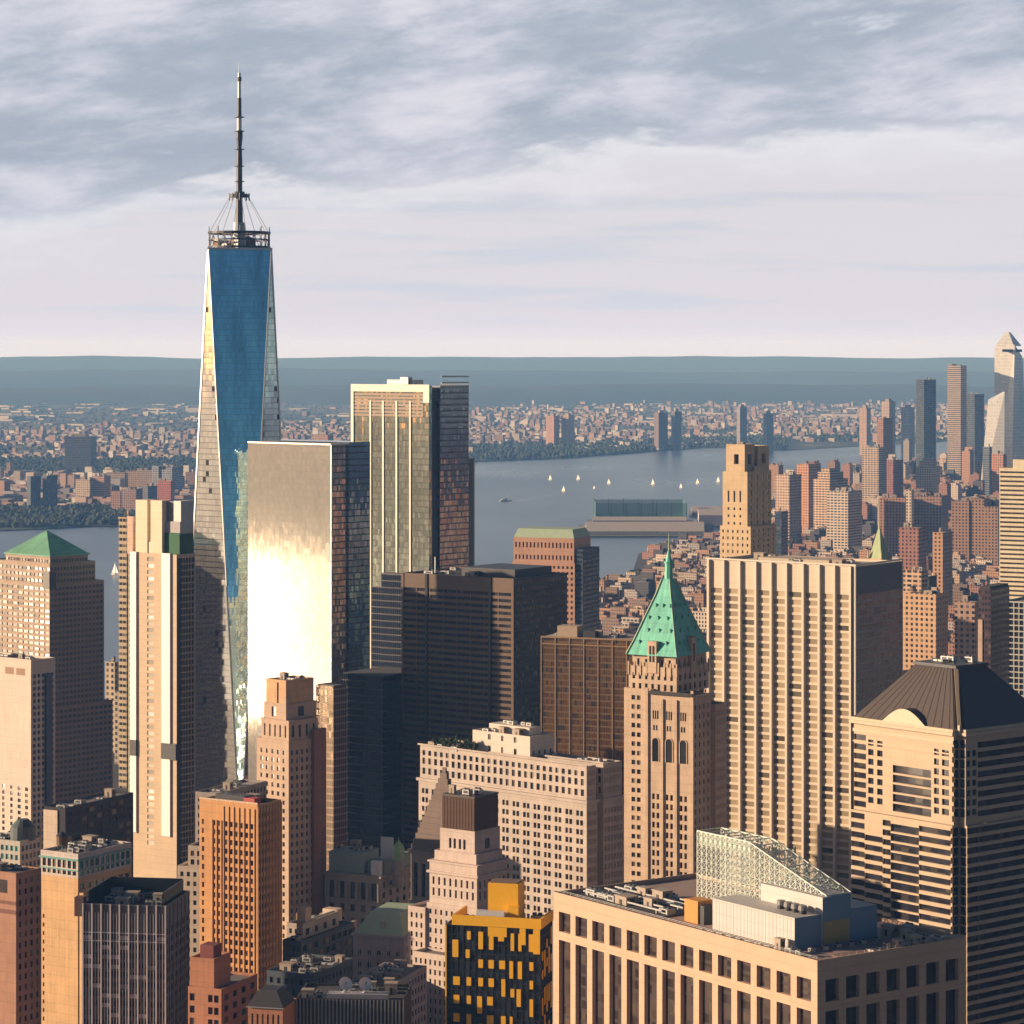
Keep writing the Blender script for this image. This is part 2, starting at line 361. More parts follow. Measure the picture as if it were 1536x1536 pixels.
# rooftop furniture, shared meshes ------------------------------------------------
def _kit():
    k = {}
    mb = MB(); mb.box(-.5, .5, -.5, .5, .08, .8); mb.box(-.5, -.42, -.5, .5, 0, .08); mb.box(.42, .5, -.5, .5, 0, .08)
    for x in (-.25, .25): mb.cyl(x, 0, .2, .8, 1.0, n=10, m=1)
    mb.box(-.3, .3, -.54, -.5, .25, .65, 1)
    k['air_handler'] = mb.build('air_handler', [MATS['metal_light'], MATS['metal_dark']])
    mb = MB(); mb.box(-.5, .5, -.5, .5, 0, .9); mb.box(-.55, .55, -.55, .55, .9, 1.0); mb.box(-.1, .12, -.53, -.5, 0, .6, 1); mb.box(.5, .53, -.2, .2, .4, .75, 1)
    k['stair_bulkhead'] = mb.build('stair_bulkhead', [MATS['bulkhead_buff'], MATS['metal_dark']])
    mb = MB(); mb.cyl(0, 0, .5, .35, .85, n=14); mb.cyl(0, 0, .55, .85, 1.1, r1=.03, n=14, m=1)
    for a in range(4): x, y = .36*math.cos(a*1.571+.78), .36*math.sin(a*1.571+.78); mb.bar((x, y, 0), (x, y, .36), .07, 1)
    mb.bar((-.4, -.4, .1), (.4, .4, .34), .04, 1); mb.bar((-.4, .4, .1), (.4, -.4, .34), .04, 1)
    k['water_tank'] = mb.build('water_tank', [MATS['wood_tank'], MATS['metal_dark']])
    mb = MB(); mb.box(-.5, .5, -.12, .12, .1, .4); mb.box(.3, .5, -.12, .5, .1, .4); mb.box(-.5, -.4, -.16, .16, 0, .5, 1); mb.box(-.02, .06, -.14, .14, 0, .42, 1)
    k['duct'] = mb.build('duct', [MATS['metal_light'], MATS['metal_dark']])
    for o in k.values(): COL.objects.unlink(o)
    return {a: o.data for a, o in k.items()}
def gear(b, kind, x, y, z, sx, sy, sz, rz=0.0, mats=None):
    o = bpy.data.objects.new(kind, KIT[kind]); COL.objects.link(o); o.parent = b.root
    o.location = (x-b.off[0], y-b.off[1], z); o.scale = (sx, sy, sz); o.rotation_euler = (0, 0, rz)
    return o
def clutter(b, x0, x1, y0, y1, z, n, seed, big=1.0, tank=False):
    r = random.Random(seed); done = []
    for i in range(n*4):
        if len(done) >= n: break
        k = r.choice(['air_handler', 'air_handler', 'stair_bulkhead', 'duct'])
        if tank and not done: k = 'water_tank'
        sx = {'air_handler': 3.2, 'stair_bulkhead': 4.0, 'water_tank': 3.6, 'duct': 6.0}[k]*r.uniform(.7, 1.25)*big
        sy = sx*(r.uniform(.6, 1.0) if k in ('air_handler', 'stair_bulkhead') else 1.0)
        sz = {'air_handler': 2.2, 'stair_bulkhead': 3.2, 'water_tank': 6.0, 'duct': 2.2}[k]*r.uniform(.8, 1.2)
        hx, hy = sx*.56, sy*.56
        if x1-x0 < 2*hx+.5 or y1-y0 < 2*hy+.5: continue
        x, y = r.uniform(x0+hx, x1-hx), r.uniform(y0+hy, y1-hy)
        if any(abs(x-a) < hx+c_ and abs(y-b_) < hy+d for a, b_, c_, d in done): continue
        done.append((x, y, hx, hy)); gear(b, k, x, y, z, sx, sy, sz)
# ------------------------------------------------------------------ setting: water, land, hills, air
def gp(px, py): Y = CH*F/(py-EYE); return ((px-CXP)/F*Y, Y)
def sheet(name, pts, z, mat, kind='structure'):
    mb = MB(); mb.face([(*p, z) for p in pts]); return tag(mb.build(name, mat), kind=kind)
m, g, b_ = newmat('water'); geo = g.n('ShaderNodeNewGeometry').outputs['Position']
big = g.noise(g.vm('MULTIPLY', geo, (.0012, .0005, 0)), 1.0, 5.0, .6)
g.put(b_.inputs['Base Color'], g.mix(big, (.05, .09, .16), (.08, .125, .20))); g.put(b_.inputs['Roughness'], g.lin(big, .3, .7, .24, .36)); b_.inputs['IOR'].default_value = 1.33
bp = g.n('ShaderNodeBump', {'Strength': .35, 'Distance': 1.0, 'Height': g.noise(g.vm('MULTIPLY', geo, (.05, .03, .05)), 1.0, 4.0, .6)}); g.put(b_.inputs['Normal'], bp.outputs[0])
water = m
mb = MB(); n = 96; mb.face([(44000*math.cos(6.28318*i/n), 44000*math.sin(6.28318*i/n), 0) for i in range(n)]); tag(mb.build('water', water), kind='structure')
m, g, b_ = newmat('far_land'); geo = g.n('ShaderNodeNewGeometry').outputs['Position']
a_ = g.noise(g.vm('MULTIPLY', geo, (.0006, .00028, 0)), 1.0, 6.0, .65); c_ = g.noise(g.vm('MULTIPLY', geo, (.012, .004, 0)), 1.0, 5.0, .6)
lc = g.mix(g.ramp(a_, .42, .6), (.035, .05, .03), (.12, .11, .095)); lc = g.mix(g.m('MULTIPLY', g.ramp(c_, .56, .66), .7), lc, (.30, .26, .24)); g.put(b_.inputs['Base Color'], lc); b_.inputs['Roughness'].default_value = .95
far_land = m
m, g, b_ = newmat('street'); geo = g.n('ShaderNodeNewGeometry').outputs['Position']
g.put(b_.inputs['Base Color'], g.mix(g.noise(geo, .05, 5.0, .6), (.04, .04, .045), (.10, .095, .09))); b_.inputs['Roughness'].default_value = .9
street = m
SHORE_FAR = [gp(*p) for p in ((-400, 801), (0, 797), (150, 790), (290, 790), (560, 742), (690, 694), (850, 688), (1000, 676), (1080, 671), (1180, 676), (1300, 669), (1400, 664), (1536, 648), (1750, 632))]
NJ = [(-3300, -6000), (-3200, 3400)]+SHORE_FAR+[(9500, 34000), (14000, 41000), (-14000, 41000), (-38000, 20000), (-38000, -6000)]
sheet('land', NJ[::-1], 2.0, far_land)
SHORE = [gp(*p) for p in ((0, 1095), (200, 1078), (560, 1000), (700, 930), (790, 888), (880, 880), (945, 872), (958, 832), (1010, 818), (1085, 803), (1100, 765), (1165, 742), (1200, 733), (1290, 728), (1340, 722), (1400, 708), (1536, 682), (1750, 645))]
MAN = [(-1050, -3000), (-1080, 1500), (-900, 2350)]+SHORE+[(9000, 22000), (34000, 22000), (34000, -3000)]  # unseen left shore pushed outward to trim the glare mirrored in the slab
sheet('ground', MAN[::-1], 2.0, street)
def inside(p, poly):
    x, y = p; c = False
    for i in range(len(poly)):
        (x0, y0), (x1, y1) = poly[i-1], poly[i]
        if (y0 > y) != (y1 > y) and x < (x1-x0)*(y-y0)/(y1-y0)+x0: c = not c
    return c
m, g, b_ = newmat('hill_woods'); geo = g.n('ShaderNodeNewGeometry').outputs['Position']
g.put(b_.inputs['Base Color'], g.mix(g.noise(g.vm('MULTIPLY', geo, (.0015, .0015, .004)), 1.0, 6.0, .65), (.02, .032, .022), (.045, .055, .04))); b_.inputs['Roughness'].default_value = .95
for ri, (Y0, dep, cz, amp) in enumerate(((19500, 4000, 95, 40), (25500, 5000, 195, 45), (33000, 7500, 318, 40))):   # three ridges, each farther and higher
    mb = MB(); nx, ny = 170, 10
    def hz(i, j):
        X = (-10500+21000*i/nx)*(Y0/24000); t = j/ny
        crest = cz+amp*1.3*mnoise.noise((X/5200, 1.3+ri*7, 0))+amp*.6*mnoise.noise((X/1500, 4.3+ri, 0))+amp*.25*mnoise.noise((X/420, 2.3+ri, 0))
        return (X, Y0+dep*t+1200*mnoise.noise((X/4000, ri*3.0, 5)), 1.0+max(0, crest)*math.sin(math.pi*min(1, t*1.1)*.95) ** .8)
    for i in range(nx):
        for j in range(ny): mb.face([hz(i, j), hz(i+1, j), hz(i+1, j+1), hz(i, j+1)])
    tag(mb.build('hills', m), kind='structure')
# the air: one closed box of thin even haze
m = bpy.data.materials.new('haze'); m.use_nodes = True; nt = m.node_tree; nt.nodes.clear(); g = G(nt); out = g.n('ShaderNodeOutputMaterial')
pv = g.n('ShaderNodeVolumePrincipled', {'Color': (.20, .46, 1.0), 'Density': 4.6e-5, 'Absorption Color': (1, 1, 1), 'Anisotropy': 0.0}); nt.links.new(pv.outputs[0], out.inputs['Volume'])
mb = MB(); mb.box(-46000, 46000, -46000, 46000, -1.0, 557); tag(mb.build('haze', m), kind='stuff')
# ------------------------------------------------------------------ shared materials
plain('metal_light', (.42, .42, .42), .45, 0.3); plain('metal_dark', (.05, .05, .055), .5, .3); plain('wood_tank', (.16, .10, .06), .9)
plain('bulkhead_buff', (.38, .31, .25), .9); plain('roof_grey', (.20, .18, .17), .95, var=.25, scale=.25); plain('roof_dark', (.06, .055, .055), .95, var=.3, scale=.25)
plain('roof_pale', (.42, .36, .31), .95, var=.2, scale=.2); plain('roof_pink', (.36, .25, .21), .95, var=.2, scale=.15); plain('copper', (.13, .38, .30), .65, var=.22, scale=.5)
plain('copper_bright', (.14, .52, .40), .6, var=.22, scale=.5); plain('copper_pale', (.36, .46, .33), .7, var=.15, scale=.3); plain('black_metal', (.012, .012, .015), .35); plain('white_metal', (.75, .74, .72), .4)
plain('steel', (.55, .55, .56), .3, .7); plain('yellow', (.88, .47, .008), .55, var=.06); plain('leaf', (.045, .075, .03), .8, var=.4, scale=1.5); plain('bark', (.12, .08, .05), .9)
pane('window_glass', share=.26, blind=(.24, .20, .16)); pane('window_dark', share=.04, refl=.22, blind=(.06, .06, .06)); pane('window_beige', dark=(.06, .05, .035), blind=(.52, .41, .28), share=.94, refl=.6); pane('window_glint', blind=(.50, .36, .20), share=.4, refl=.8, rough=.05)  # the gold one paints sun glints into its pane colour
pane('window_strip', dark=(.03, .022, .02), blind=(.12, .09, .07), share=.2, fh=3.9, pw=.8, refl=.45, cells=True); pane('window_band', dark=(.012, .012, .016), blind=(.07, .06, .05), share=.12, refl=.12, pw=1.5, cells=True, rough=.15)
pane('window_teal', dark=(.02, .12, .13), blind=(.05, .22, .22), share=.4)
KIT = _kit()
BUFF = (.50, .38, .28); LIME = (.55, .48, .41); BRICK = (.42, .20, .10)
# ------------------------------------------------------------------ the tapered glass tower with the mast
def glass_needle():
    Y, th = 2050.0, rad(38.4); X = (359-CXP)/F*Y
    root = empty('glass_skyscraper', (X, Y, 0), -th); tag(root, 'tallest tower, tapering blue glass with chamfered corners, crowned by a ring and a tall mast', 'skyscraper')
    gl = glass('facet_glass', (.40, .72, .94), 1.5, 4.0, .07, .10, (.30, .50, .62), .92, .03, .010, pvar=.22, vary=1.8, frough=.05, fmetal=1.0)  # blue tint paints in the sky these facets reflect
    gb = glass('facet_glass_lit', (.88, .86, .82), 3.0, 4.0, .05, .14, (.50, .49, .47), .9, .05, .012, pvar=.25, dark=.015, fmetal=1.0, frough=.06, vary=.7)  # same tower glass, paler tint paints its bright sunward reflection
    h = 30.5; zb, zt = 0.0, 417.0; t = 31.3
    B_ = [(-h, -h, zb), (h, -h, zb), (h, h, zb), (-h, h, zb)]; T_ = [(0, -t, zt), (t, 0, zt), (0, t, zt), (-t, 0, zt)]
    # base corners k, top corners k above the middle of base edge k
    m0, m1 = MB(), MB()
    for k in range(4):
        j = (k+1) % 4
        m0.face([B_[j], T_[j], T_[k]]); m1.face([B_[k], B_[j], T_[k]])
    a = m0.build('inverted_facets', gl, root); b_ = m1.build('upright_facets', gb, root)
    a.name = 'curtain_wall'; b_.name = 'curtain_wall'
    e = MB()
    for k in range(4):
        j = (k+1) % 4
        e.bar(B_[j], T_[j], .9); e.bar(B_[j], T_[k], .9)
    for k in range(4): e.bar((T_[k][0], T_[k][1], zt+.4), (T_[(k+1) % 4][0], T_[(k+1) % 4][1], zt+.4), 1.6)
    e.build('corner_trim', MATS['steel'], root)
    r = MB(); r.face([(p[0]*.98, p[1]*.98, zt+.3) for p in T_]); r.build('roof', MATS['roof_dark'], root)
    # crown: open ring of beams and posts on the roof
    c = MB(); n = 24; R = 21.5
    P = [(R*math.cos(2*math.pi*i/n), R*math.sin(2*math.pi*i/n)) for i in range(n)]
    for zc, tt in ((419.2, 1.5), (424.5, 1.0), (429.5, 1.7)):
        for i in range(n): c.bar((*P[i], zc), (*P[(i+1) % n], zc), tt)
    for i in range(n): c.bar((*P[i], zt), (*P[i], 430 if i % 3 else 434), .45)
    for i in range(0, n, 2): c.bar((*P[i], 419.2), (*P[(i+1) % n], 429.5), .3)
    for i in range(0, n, 4): c.bar((*P[i], 429.3), (0, 0, 429.3), .7)
    c.build('crown_ring', MATS['metal_dark'], root)
    rr = random.Random(3); plain('rust_brown', (.30, .16, .10), .8)
    for i in range(14):
        a_ = rr.uniform(0, 6.28); q = rr.uniform(6, 17); x, y = q*math.cos(a_), q*math.sin(a_); d = MB(); zt_ = rr.uniform(421, 427); d.box(x-2.5, x+2.5, y-1.5, y+1.5, 417.4, zt_); d.box(x-1.2, x+1.2, y-1.0, y+1.0, zt_, zt_+.8)
        d.build('rooftop_plant', MATS[rr.choice(('metal_light', 'rust_brown'))], root)
    ms = MB(); mk = [plain('mast_dark', (.06, .055, .06), .5), MATS['white_metal']]
    ms.cyl(0, 0, 5.0, 417.3, 437, r1=4.2, n=12, m=2); ms.cyl(0, 0, 2.6, 437, 457, r1=2.3, n=10)
    mast = ms.build('mast', mk+[MATS['metal_light']], root)
    segs = [(457, 479, 2.2, 2.1, 0), (479, 489, 2.3, 1.9, 0), (489, 497, 1.5, 2.3, 0), (497, 502, 2.4, 2.4, 0), (502, 512, 1.7, 1.7, 1), (512, 526, 1.6, 1.5, 0), (526, 538, 1.2, 1.1, 1), (538, 541, 1.6, 1.6, 0), (541, 544, 1.1, 1.0, 1), (544, 552, .35, .2, 1)]
    s2 = MB()
    for z0, z1, a_, b2, m in segs: s2.cyl(0, 0, a_, z0, z1, r1=b2, n=10, m=m)
    for z_ in (466, 477, 489, 502, 512): s2.cyl(0, 0, 3.6, z_, z_+.6, n=10)
    s2.build('antenna', mk, mast)
    k = MB(); k.cyl(0, 0, 7.0, 455, 457.2, n=12); k.cyl(0, 0, 4, 457.2, 459, n=12)
    for i in range(8): a_ = i*.785; k.bar((7*math.cos(a_), 7*math.sin(a_), 452.5), (7*math.cos(a_), 7*math.sin(a_), 458), .6)
    k.build('gallery', mk[0], mast)
    for i in range(8):
        a_ = i*.785+.2; cb = MB(); cb.bar((7*math.cos(a_), 7*math.sin(a_), 455), (R*math.cos(a_), R*math.sin(a_), 430), .28); cb.build('stay_cable', MATS['metal_light'], root)
glass_needle()
# ------------------------------------------------------------------ the mirror-bright slab in front of it
b = B('glass_skyscraper', 'sunlit mirror-glass slab tower with a dark side, standing before the tapered tower', 'skyscraper', 372, 497, 553, 1800, 41)
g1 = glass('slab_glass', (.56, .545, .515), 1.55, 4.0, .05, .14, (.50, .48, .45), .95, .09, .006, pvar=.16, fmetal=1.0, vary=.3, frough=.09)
g2 = glass('slab_glass_shaded', (.20, .26, .34), 1.55, 4.0, .10, .18, (.035, .04, .05), .9, .04, .015, pvar=.3, fmetal=.2)  # side glass tinted dark to paint in its shade
zt = b.z(668); r1 = b.ry(521)
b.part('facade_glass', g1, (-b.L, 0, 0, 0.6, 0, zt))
b.part('side_glass', glass('slab_glass_reflection', (.42, .33, .28), 1.5, 4.0, .14, .2, (.10, .075, .06), .9, .05, .04, pvar=.6), (-b.L+.2, -.2, .6, r1, 0, zt))  # brown tint paints the city mirrored in this strip
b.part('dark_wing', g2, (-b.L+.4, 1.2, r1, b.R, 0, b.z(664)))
b.part('corner_trim', MATS['steel'], (-.5, .3, -.3, .3, 0, zt+.3)); b.part('roof_edge', MATS['steel'], (-b.L-.2, -.5, -.25, .5, zt+.05, zt+1.0))
b.part('roof', MATS['roof_grey'], (-b.L+2, -2, 2, r1-.5, zt+.05, zt+.3))
b.done()
# ------------------------------------------------------------------ white-framed tower behind the slab
b = B('glass_skyscraper', 'tall glass tower with white frame and four white vertical bars, behind the mirror slab', 'skyscraper', 528, 645, 703, 1960, 40)
zt = b.z(577)
gA = glass('framed_glass', (.40, .42, .36), 1.5, 4.1, .08, .2, (.27, .28, .23), .92, .04, .03, pvar=.5, fmetal=1.0, frough=.1, vary=.9)
gB = glass('framed_glass_side', (.34, .29, .30), 1.5, 4.1, .08, .2, (.09, .08, .09), .9, .04, .03, pvar=.4)
xn = b.lx(636); yn = b.ry(660)
b.part('front_glass', gA, (-b.L, -1.0, 0, 3, 0, zt-.5)); b.part('side_glass', gB, (-b.L+.5, 0, yn, b.R, 0, b.z(580)))
b.part('corner_recess', MATS['black_metal'], (-b.L+1, -2.2, 3, yn, 0, zt-4))
wm = plain('frame_white', (.72, .66, .56), .5)
b.part('white_frame', wm, (-b.L-.3, 0, -.9, -.05, b.z(588), zt), (-b.L-.3, -b.L+2.2, -.9, -.05, 0, b.z(588)), (xn, 0, -.9, -.05, b.z(604), b.z(588)))
for px in (556.5, 575.5, 595.6, 616):
    x = b.lx(px); b.part('vertical_bar', wm, (x-.75, x+.75, -.8, -.05, 0, b.z(602)))
lv = MB(); z0, z1 = b.z(626), b.z(589)
for i in range(7): z_ = z0+(z1-z0)*(i+.5)/7; lv.box(-b.L+2.3, xn-.2, -.45, -.06, z_-1.0, z_+.5)
b.add(lv, 'louvres', plain('louvre_brown', (.28, .20, .15), .6), kind='stuff')
lv = MB()
for i in range(9): z_ = b.z(640)+i*4.2; lv.box(.02, .4, yn+1, b.R-.3, z_, z_+1.1)
b.add(lv, 'louvres', MATS['white_metal'], kind='stuff')
cr = MB()
for i in range(14): y_ = yn+.5+i*(b.R-yn-1)/13; cr.box(-.4, .1, y_-.15, y_+.15, b.z(580), zt+.6)
cr.box(-.5, .2, yn, b.R, b.z(580)+.1, b.z(580)+.7); b.add(cr, 'roof_screen', plain('screen_tan', (.40, .33, .28), .7))
b.part('roof', MATS['roof_grey'], (-b.L+1, -2.3, 3.1, b.R-1, zt-4, zt-2)); b.part('rooftop_plant', MATS['white_metal'], (-b.L*.62, -b.L*.28, 6, 16, zt-2, zt+3.2)); b.part('window_washing_rig', MATS['metal_light'], (-b.L*.42, -b.L*.32, 3.5, 8, zt+.1, zt+5))
lw = MB()
R2 = b.ry(712, -3)
for i in range(11): z_ = b.z(690)-i*12.5; lw.box(-14, -3.0, R2-.6, R2, z_-1, z_)
for x in (-14, -3.9): lw.box(x, x+.9, b.R, R2, 0, b.z(690))
lw.box(-14, -3, b.R+.1, R2-1.2, 0, b.z(692), 1); b.add(lw, 'lattice_wing', [MATS['metal_light'], MATS['black_metal']])
b.done()
# ------------------------------------------------------------------ bronze-black banded tower and its neighbours
b = B('office_tower', 'broad black tower with bronze spandrel bands catching the sun at its left face', 'office tower', 603, 770, 850, 1560, 35)
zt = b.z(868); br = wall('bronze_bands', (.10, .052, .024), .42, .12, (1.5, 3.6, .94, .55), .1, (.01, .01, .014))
bl = wall('shaded_side', (.010, .009, .011), .45, .1, (1.5, 3.6, .94, .55), .1, (.006, .006, .01))  # right side coloured near-black to stand for its shade
rows = []; z_ = b.z(890)
while z_ > 8: rows.append((z_-1.75, z_)); z_ -= 3.45
fr = S(nb=8, wf=.93, rows=rows, d=.5, ms=.8, mat=MATS['window_band'])
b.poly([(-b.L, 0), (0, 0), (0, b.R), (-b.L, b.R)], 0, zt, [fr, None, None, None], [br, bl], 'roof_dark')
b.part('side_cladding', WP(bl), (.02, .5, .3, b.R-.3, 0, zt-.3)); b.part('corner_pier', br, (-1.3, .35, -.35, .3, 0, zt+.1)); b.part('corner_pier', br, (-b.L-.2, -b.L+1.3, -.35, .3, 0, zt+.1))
for x in (b.lx(640), b.lx(735)): b.part('shaft_rib', MATS['black_metal'], (x-.8, x+.8, -.6, -.02, 0, zt+.05))
clutter(b, -b.L+4, -3, 4, b.R-4, zt-.85, 9, 5, 1.6); b.part('machine_room', MATS['metal_dark'], (-b.L*.55, -6, 10, b.R-6, zt-.85, zt+4)); b.part('mast', MATS['white_metal'], (-b.L*.78, -b.L*.78+.5, 8, 8.5, zt, zt+9))
b.done()
b = B('glass_tower', 'dark navy glass tower wedged between the mirror slab and the black bronze tower', 'office tower', 556, 602, 612, 1660, 35)
gd = glass('navy_glass_shaded', (.035, .05, .085), 1.5, 3.9, .12, .2, (.010, .011, .015), .85, .08, .02)  # tint darkened to paint in the shadow filling this gap
b.part('tall_part', gd, (b.lx(572), 0, 0, b.R, 0, b.z(863))); b.part('low_part', gd, (-b.L, b.lx(572)-.1, .4, b.R, 0, b.z(882))); b.part('roof_edge', MATS['metal_dark'], (b.lx(572)-.2, .2, -.2, b.R+.2, b.z(863)+.01, b.z(863)+.9)); b.done()
b = B('glass_tower', 'unlit dark blue glass block low between the mirror slab and the domed building', 'office tower', 512, 575, 640, 1590, 35)
b.part('curtain_wall', gd, (-b.L, 0, 0, b.R, 0, b.z(1015))); b.part('roof', MATS['roof_dark'], (-b.L+.5, -.5, .5, b.R-.5, b.z(1015)+.02, b.z(1015)+.4)); b.done()
b = B('office_tower', 'brown glass office block with thin tan grid lines beside the green spire', 'office tower', 812, 962, 990, 1450, 22)
zt = b.z(962); gb = glass('brown_grid', (.32, .17, .08), 1.3, 3.25, .10, .26, (.13, .075, .036), .75, .12, .05, pvar=.7, dark=.12, frough=.5)
b.part('curtain_wall', gb, (-b.L, 0, 0, b.R, 0, zt)); tn = plain('tan_line', (.30, .19, .11), .7)
for i in range(8): x = -b.L+b.L*i/7; b.part('pier', tn, (x-.28, x+.28, -.35, -.02, 0, zt))
sg = MB(); b.part('roof_edge', tn, (-b.L-.3, .3, -.4, .4, zt+.01, zt+.8)); b.part('spandrel_belt', tn, (-b.L, 0, -.25, -.03, b.z(972), b.z(972)+.6))
b.part('roof', MATS['roof_pale'], (-b.L+.3, -.3, .5, b.R-.3, zt+.02, zt+.35)); clutter(b, -b.L+3, -3, 3, b.R-3, zt+.36, 7, 8, 1.3)
b.part('machine_room', plain('bulk_tan', (.42, .32, .24), .9), (-b.L*.86, -b.L*.66, 3, 12, zt+.36, zt+6)); b.part('machine_room', MATS['metal_dark'], (-b.L*.6, -b.L*.48, 3, 10, zt+.36, zt+3.6)); b.done()
# ------------------------------------------------------------------ pinnacle tower: buff stone shaft, green copper pyramid and spire
b = B('spired_tower', 'buff stone tower with a bright green copper pyramid roof and needle spire', 'tower', 971, 1039, 1073, 1220, 33, R=16.0)
st = wall('pinnacle_stone', (.52, .385, .28), .85, .16, (2.6, 3.7, .35, .5)); wd = MATS['window_glass']; L = b.L
zb = b.z(1045)
trio = S(cols=[(.105, .165), (.205, .265), (.405, .465), (.505, .565), (.715, .775), (.815, .875)], fh=4.0, hf=.62, d=.6, mt=42, mb=1.0)
b.block(-L, 0, 0, b.R, 0, zb, trio, S(nb=4, wf=.3, fh=4.0, hf=.55, d=.4, mt=3), [st, st], lf=S(nb=4, wf=.32, fh=4, hf=.5, mt=3), par=1.6, roof='roof_dark')
for i, f in enumerate((.185, .485, .795)):            # tall arched openings with their surrounds
    xc = -L+L*f; z0, z1 = b.z(1147), b.z(1117); ar = MB()
    pts = [(xc-1.75, z0), (xc+1.75, z0)]+[(xc+1.75*math.cos(a_*math.pi/6), z1+1.75*math.sin(a_*math.pi/6)) for a_ in range(7)]
    ar.face([(x, -.06, z_) for x, z_ in pts]); o = b.add(ar, 'arched_window', MATS['window_dark'])
    sr = MB()
    for k in range(1, len(pts)): sr.bar((pts[k][0], -.15, pts[k][1]), (pts[(k+1) % len(pts)][0], -.15, pts[(k+1) % len(pts)][1]), .35)
    b.add(sr, 'surround', st, parent=o)
    for kk in range(3): b.part('window', MATS['window_dark'], (xc-1.5+kk*1.1, xc-.8+kk*1.1, -.03, .2, b.z(1083), b.z(1070)))
    for kk in range(2): b.part('window', MATS['window_dark'], (xc-1.2+kk*1.3, xc-.4+kk*1.3, -.03, .2, b.z(1100), b.z(1092)))
for f in (0, .335, .64, 1): x = -L+L*f; b.part('buttress', st, (x-.65, x+.65, -.7, -.02, 0, zb+(2.5 if f in (0, 1) else -2)))
b.part('cornice', MATS['roof_dark'], (-L+1.2, .3, -1.0, -.03, b.z(1045)-.1, b.z(1045)+1.3))
xw = b.lx(936, 3.0)
b.block(xw, -L-.02, 3.0, 24, 0, b.z(1040), S(cols=[(.28, .42), (.48, .62)], fh=4.0, hf=.5, d=.5, mt=2), None, [st, st], lf=None, par=1.2)
b.block(-6, 2.2, b.R+.1, 26, 0, b.z(1062), None, S(nb=5, wf=.34, fh=4, hf=.5, mt=2), [st, st], par=1.0)
yu = 6.0; xu = b.lx(1015, yu); xul = b.lx(943, yu); Yr = b.ry(1063, xu); W = xu-xul; D = Yr-yu
zc = b.z(985, xu, yu)
b.block(xul, xu, yu, Yr, b.z(1046), zc-5, S(nb=7, wf=.42, fh=4, hf=.6, d=.6, mt=2.0, ms=1.0), S(nb=6, wf=.42, fh=4, hf=.6, d=.6, mt=2.0, ms=1.0), [st, st], par=1.2)
b.block(xul+1.2, xu-1.2, yu+1.2, Yr-1.2, zc-6, zc, S(nb=5, wf=.3, fh=4, hf=.5, d=.5, mt=.6, ms=1), S(nb=5, wf=.3, fh=4, hf=.5, d=.5, mt=.6, ms=1), [st, st], par=0, roof=None)
for kx in range(9):
    x = xul+W*kx/8; b.part('finial', st, (x-.35, x+.35, yu-.35, yu+.35, zc-9, zc-3.2))
for kx in range(1, 8):
    y = yu+D*kx/7; b.part('finial', st, (xu-.35, xu+.35, y-.35, y+.35, zc-9, zc-3.2))
cx, cy = (xul+xu)/2, (yu+Yr)/2; py_ = MB(); cu = [wall('copper_sheet', (.14, .50, .385), .6, .2, None, .75), MATS['copper']]
prof = [(zc-.2, .53), (zc+6, .43), (b.z(925, cx, cy), .30), (b.z(892, cx, cy), .165), (b.z(868, cx, cy), .085)]
for (z0, k0), (z1, k1) in zip(prof, prof[1:]):
    q0 = [(cx-W*k0, cy-D*k0), (cx+W*k0, cy-D*k0), (cx+W*k0, cy+D*k0), (cx-W*k0, cy+D*k0)]; q1 = [(cx-W*k1, cy-D*k1), (cx+W*k1, cy-D*k1), (cx+W*k1, cy+D*k1), (cx-W*k1, cy+D*k1)]
    py_.prism(q0, z0, z1, 0, bottom=False, poly1=q1)
rf = b.add(py_, 'copper_roof', cu)
for sx, sy in ((1, -1), (-1, -1), (1, 1)):
    rb = MB()
    for (z0, k0), (z1, k1) in zip(prof, prof[1:]): rb.bar((cx+sx*W*k0, cy+sy*D*k0, z0), (cx+sx*W*k1, cy+sy*D*k1, z1), .7)
    b.add(rb, 'ridge', MATS['copper_pale'], parent=rf)
ln = MB(); z0 = b.z(870, cx, cy); z1 = b.z(845, cx, cy); z2 = b.z(826, cx, cy); z3 = b.z(797, cx, cy)
ln.cyl(cx, cy, 1.9, z0, z1, r1=1.7, n=8); ln.cyl(cx, cy, 2.2, z1, z1+.8, n=8); ln.cyl(cx, cy, 1.5, z1+.8, z2, r1=.5, n=8); lo = b.add(ln, 'lantern', MATS['copper_bright'])
sp_ = MB(); sp_.cyl(cx, cy, .45, z2, z3, r1=.12, n=6); b.add(sp_, 'spire', MATS['copper_pale'], parent=lo)
rr = random.Random(4)
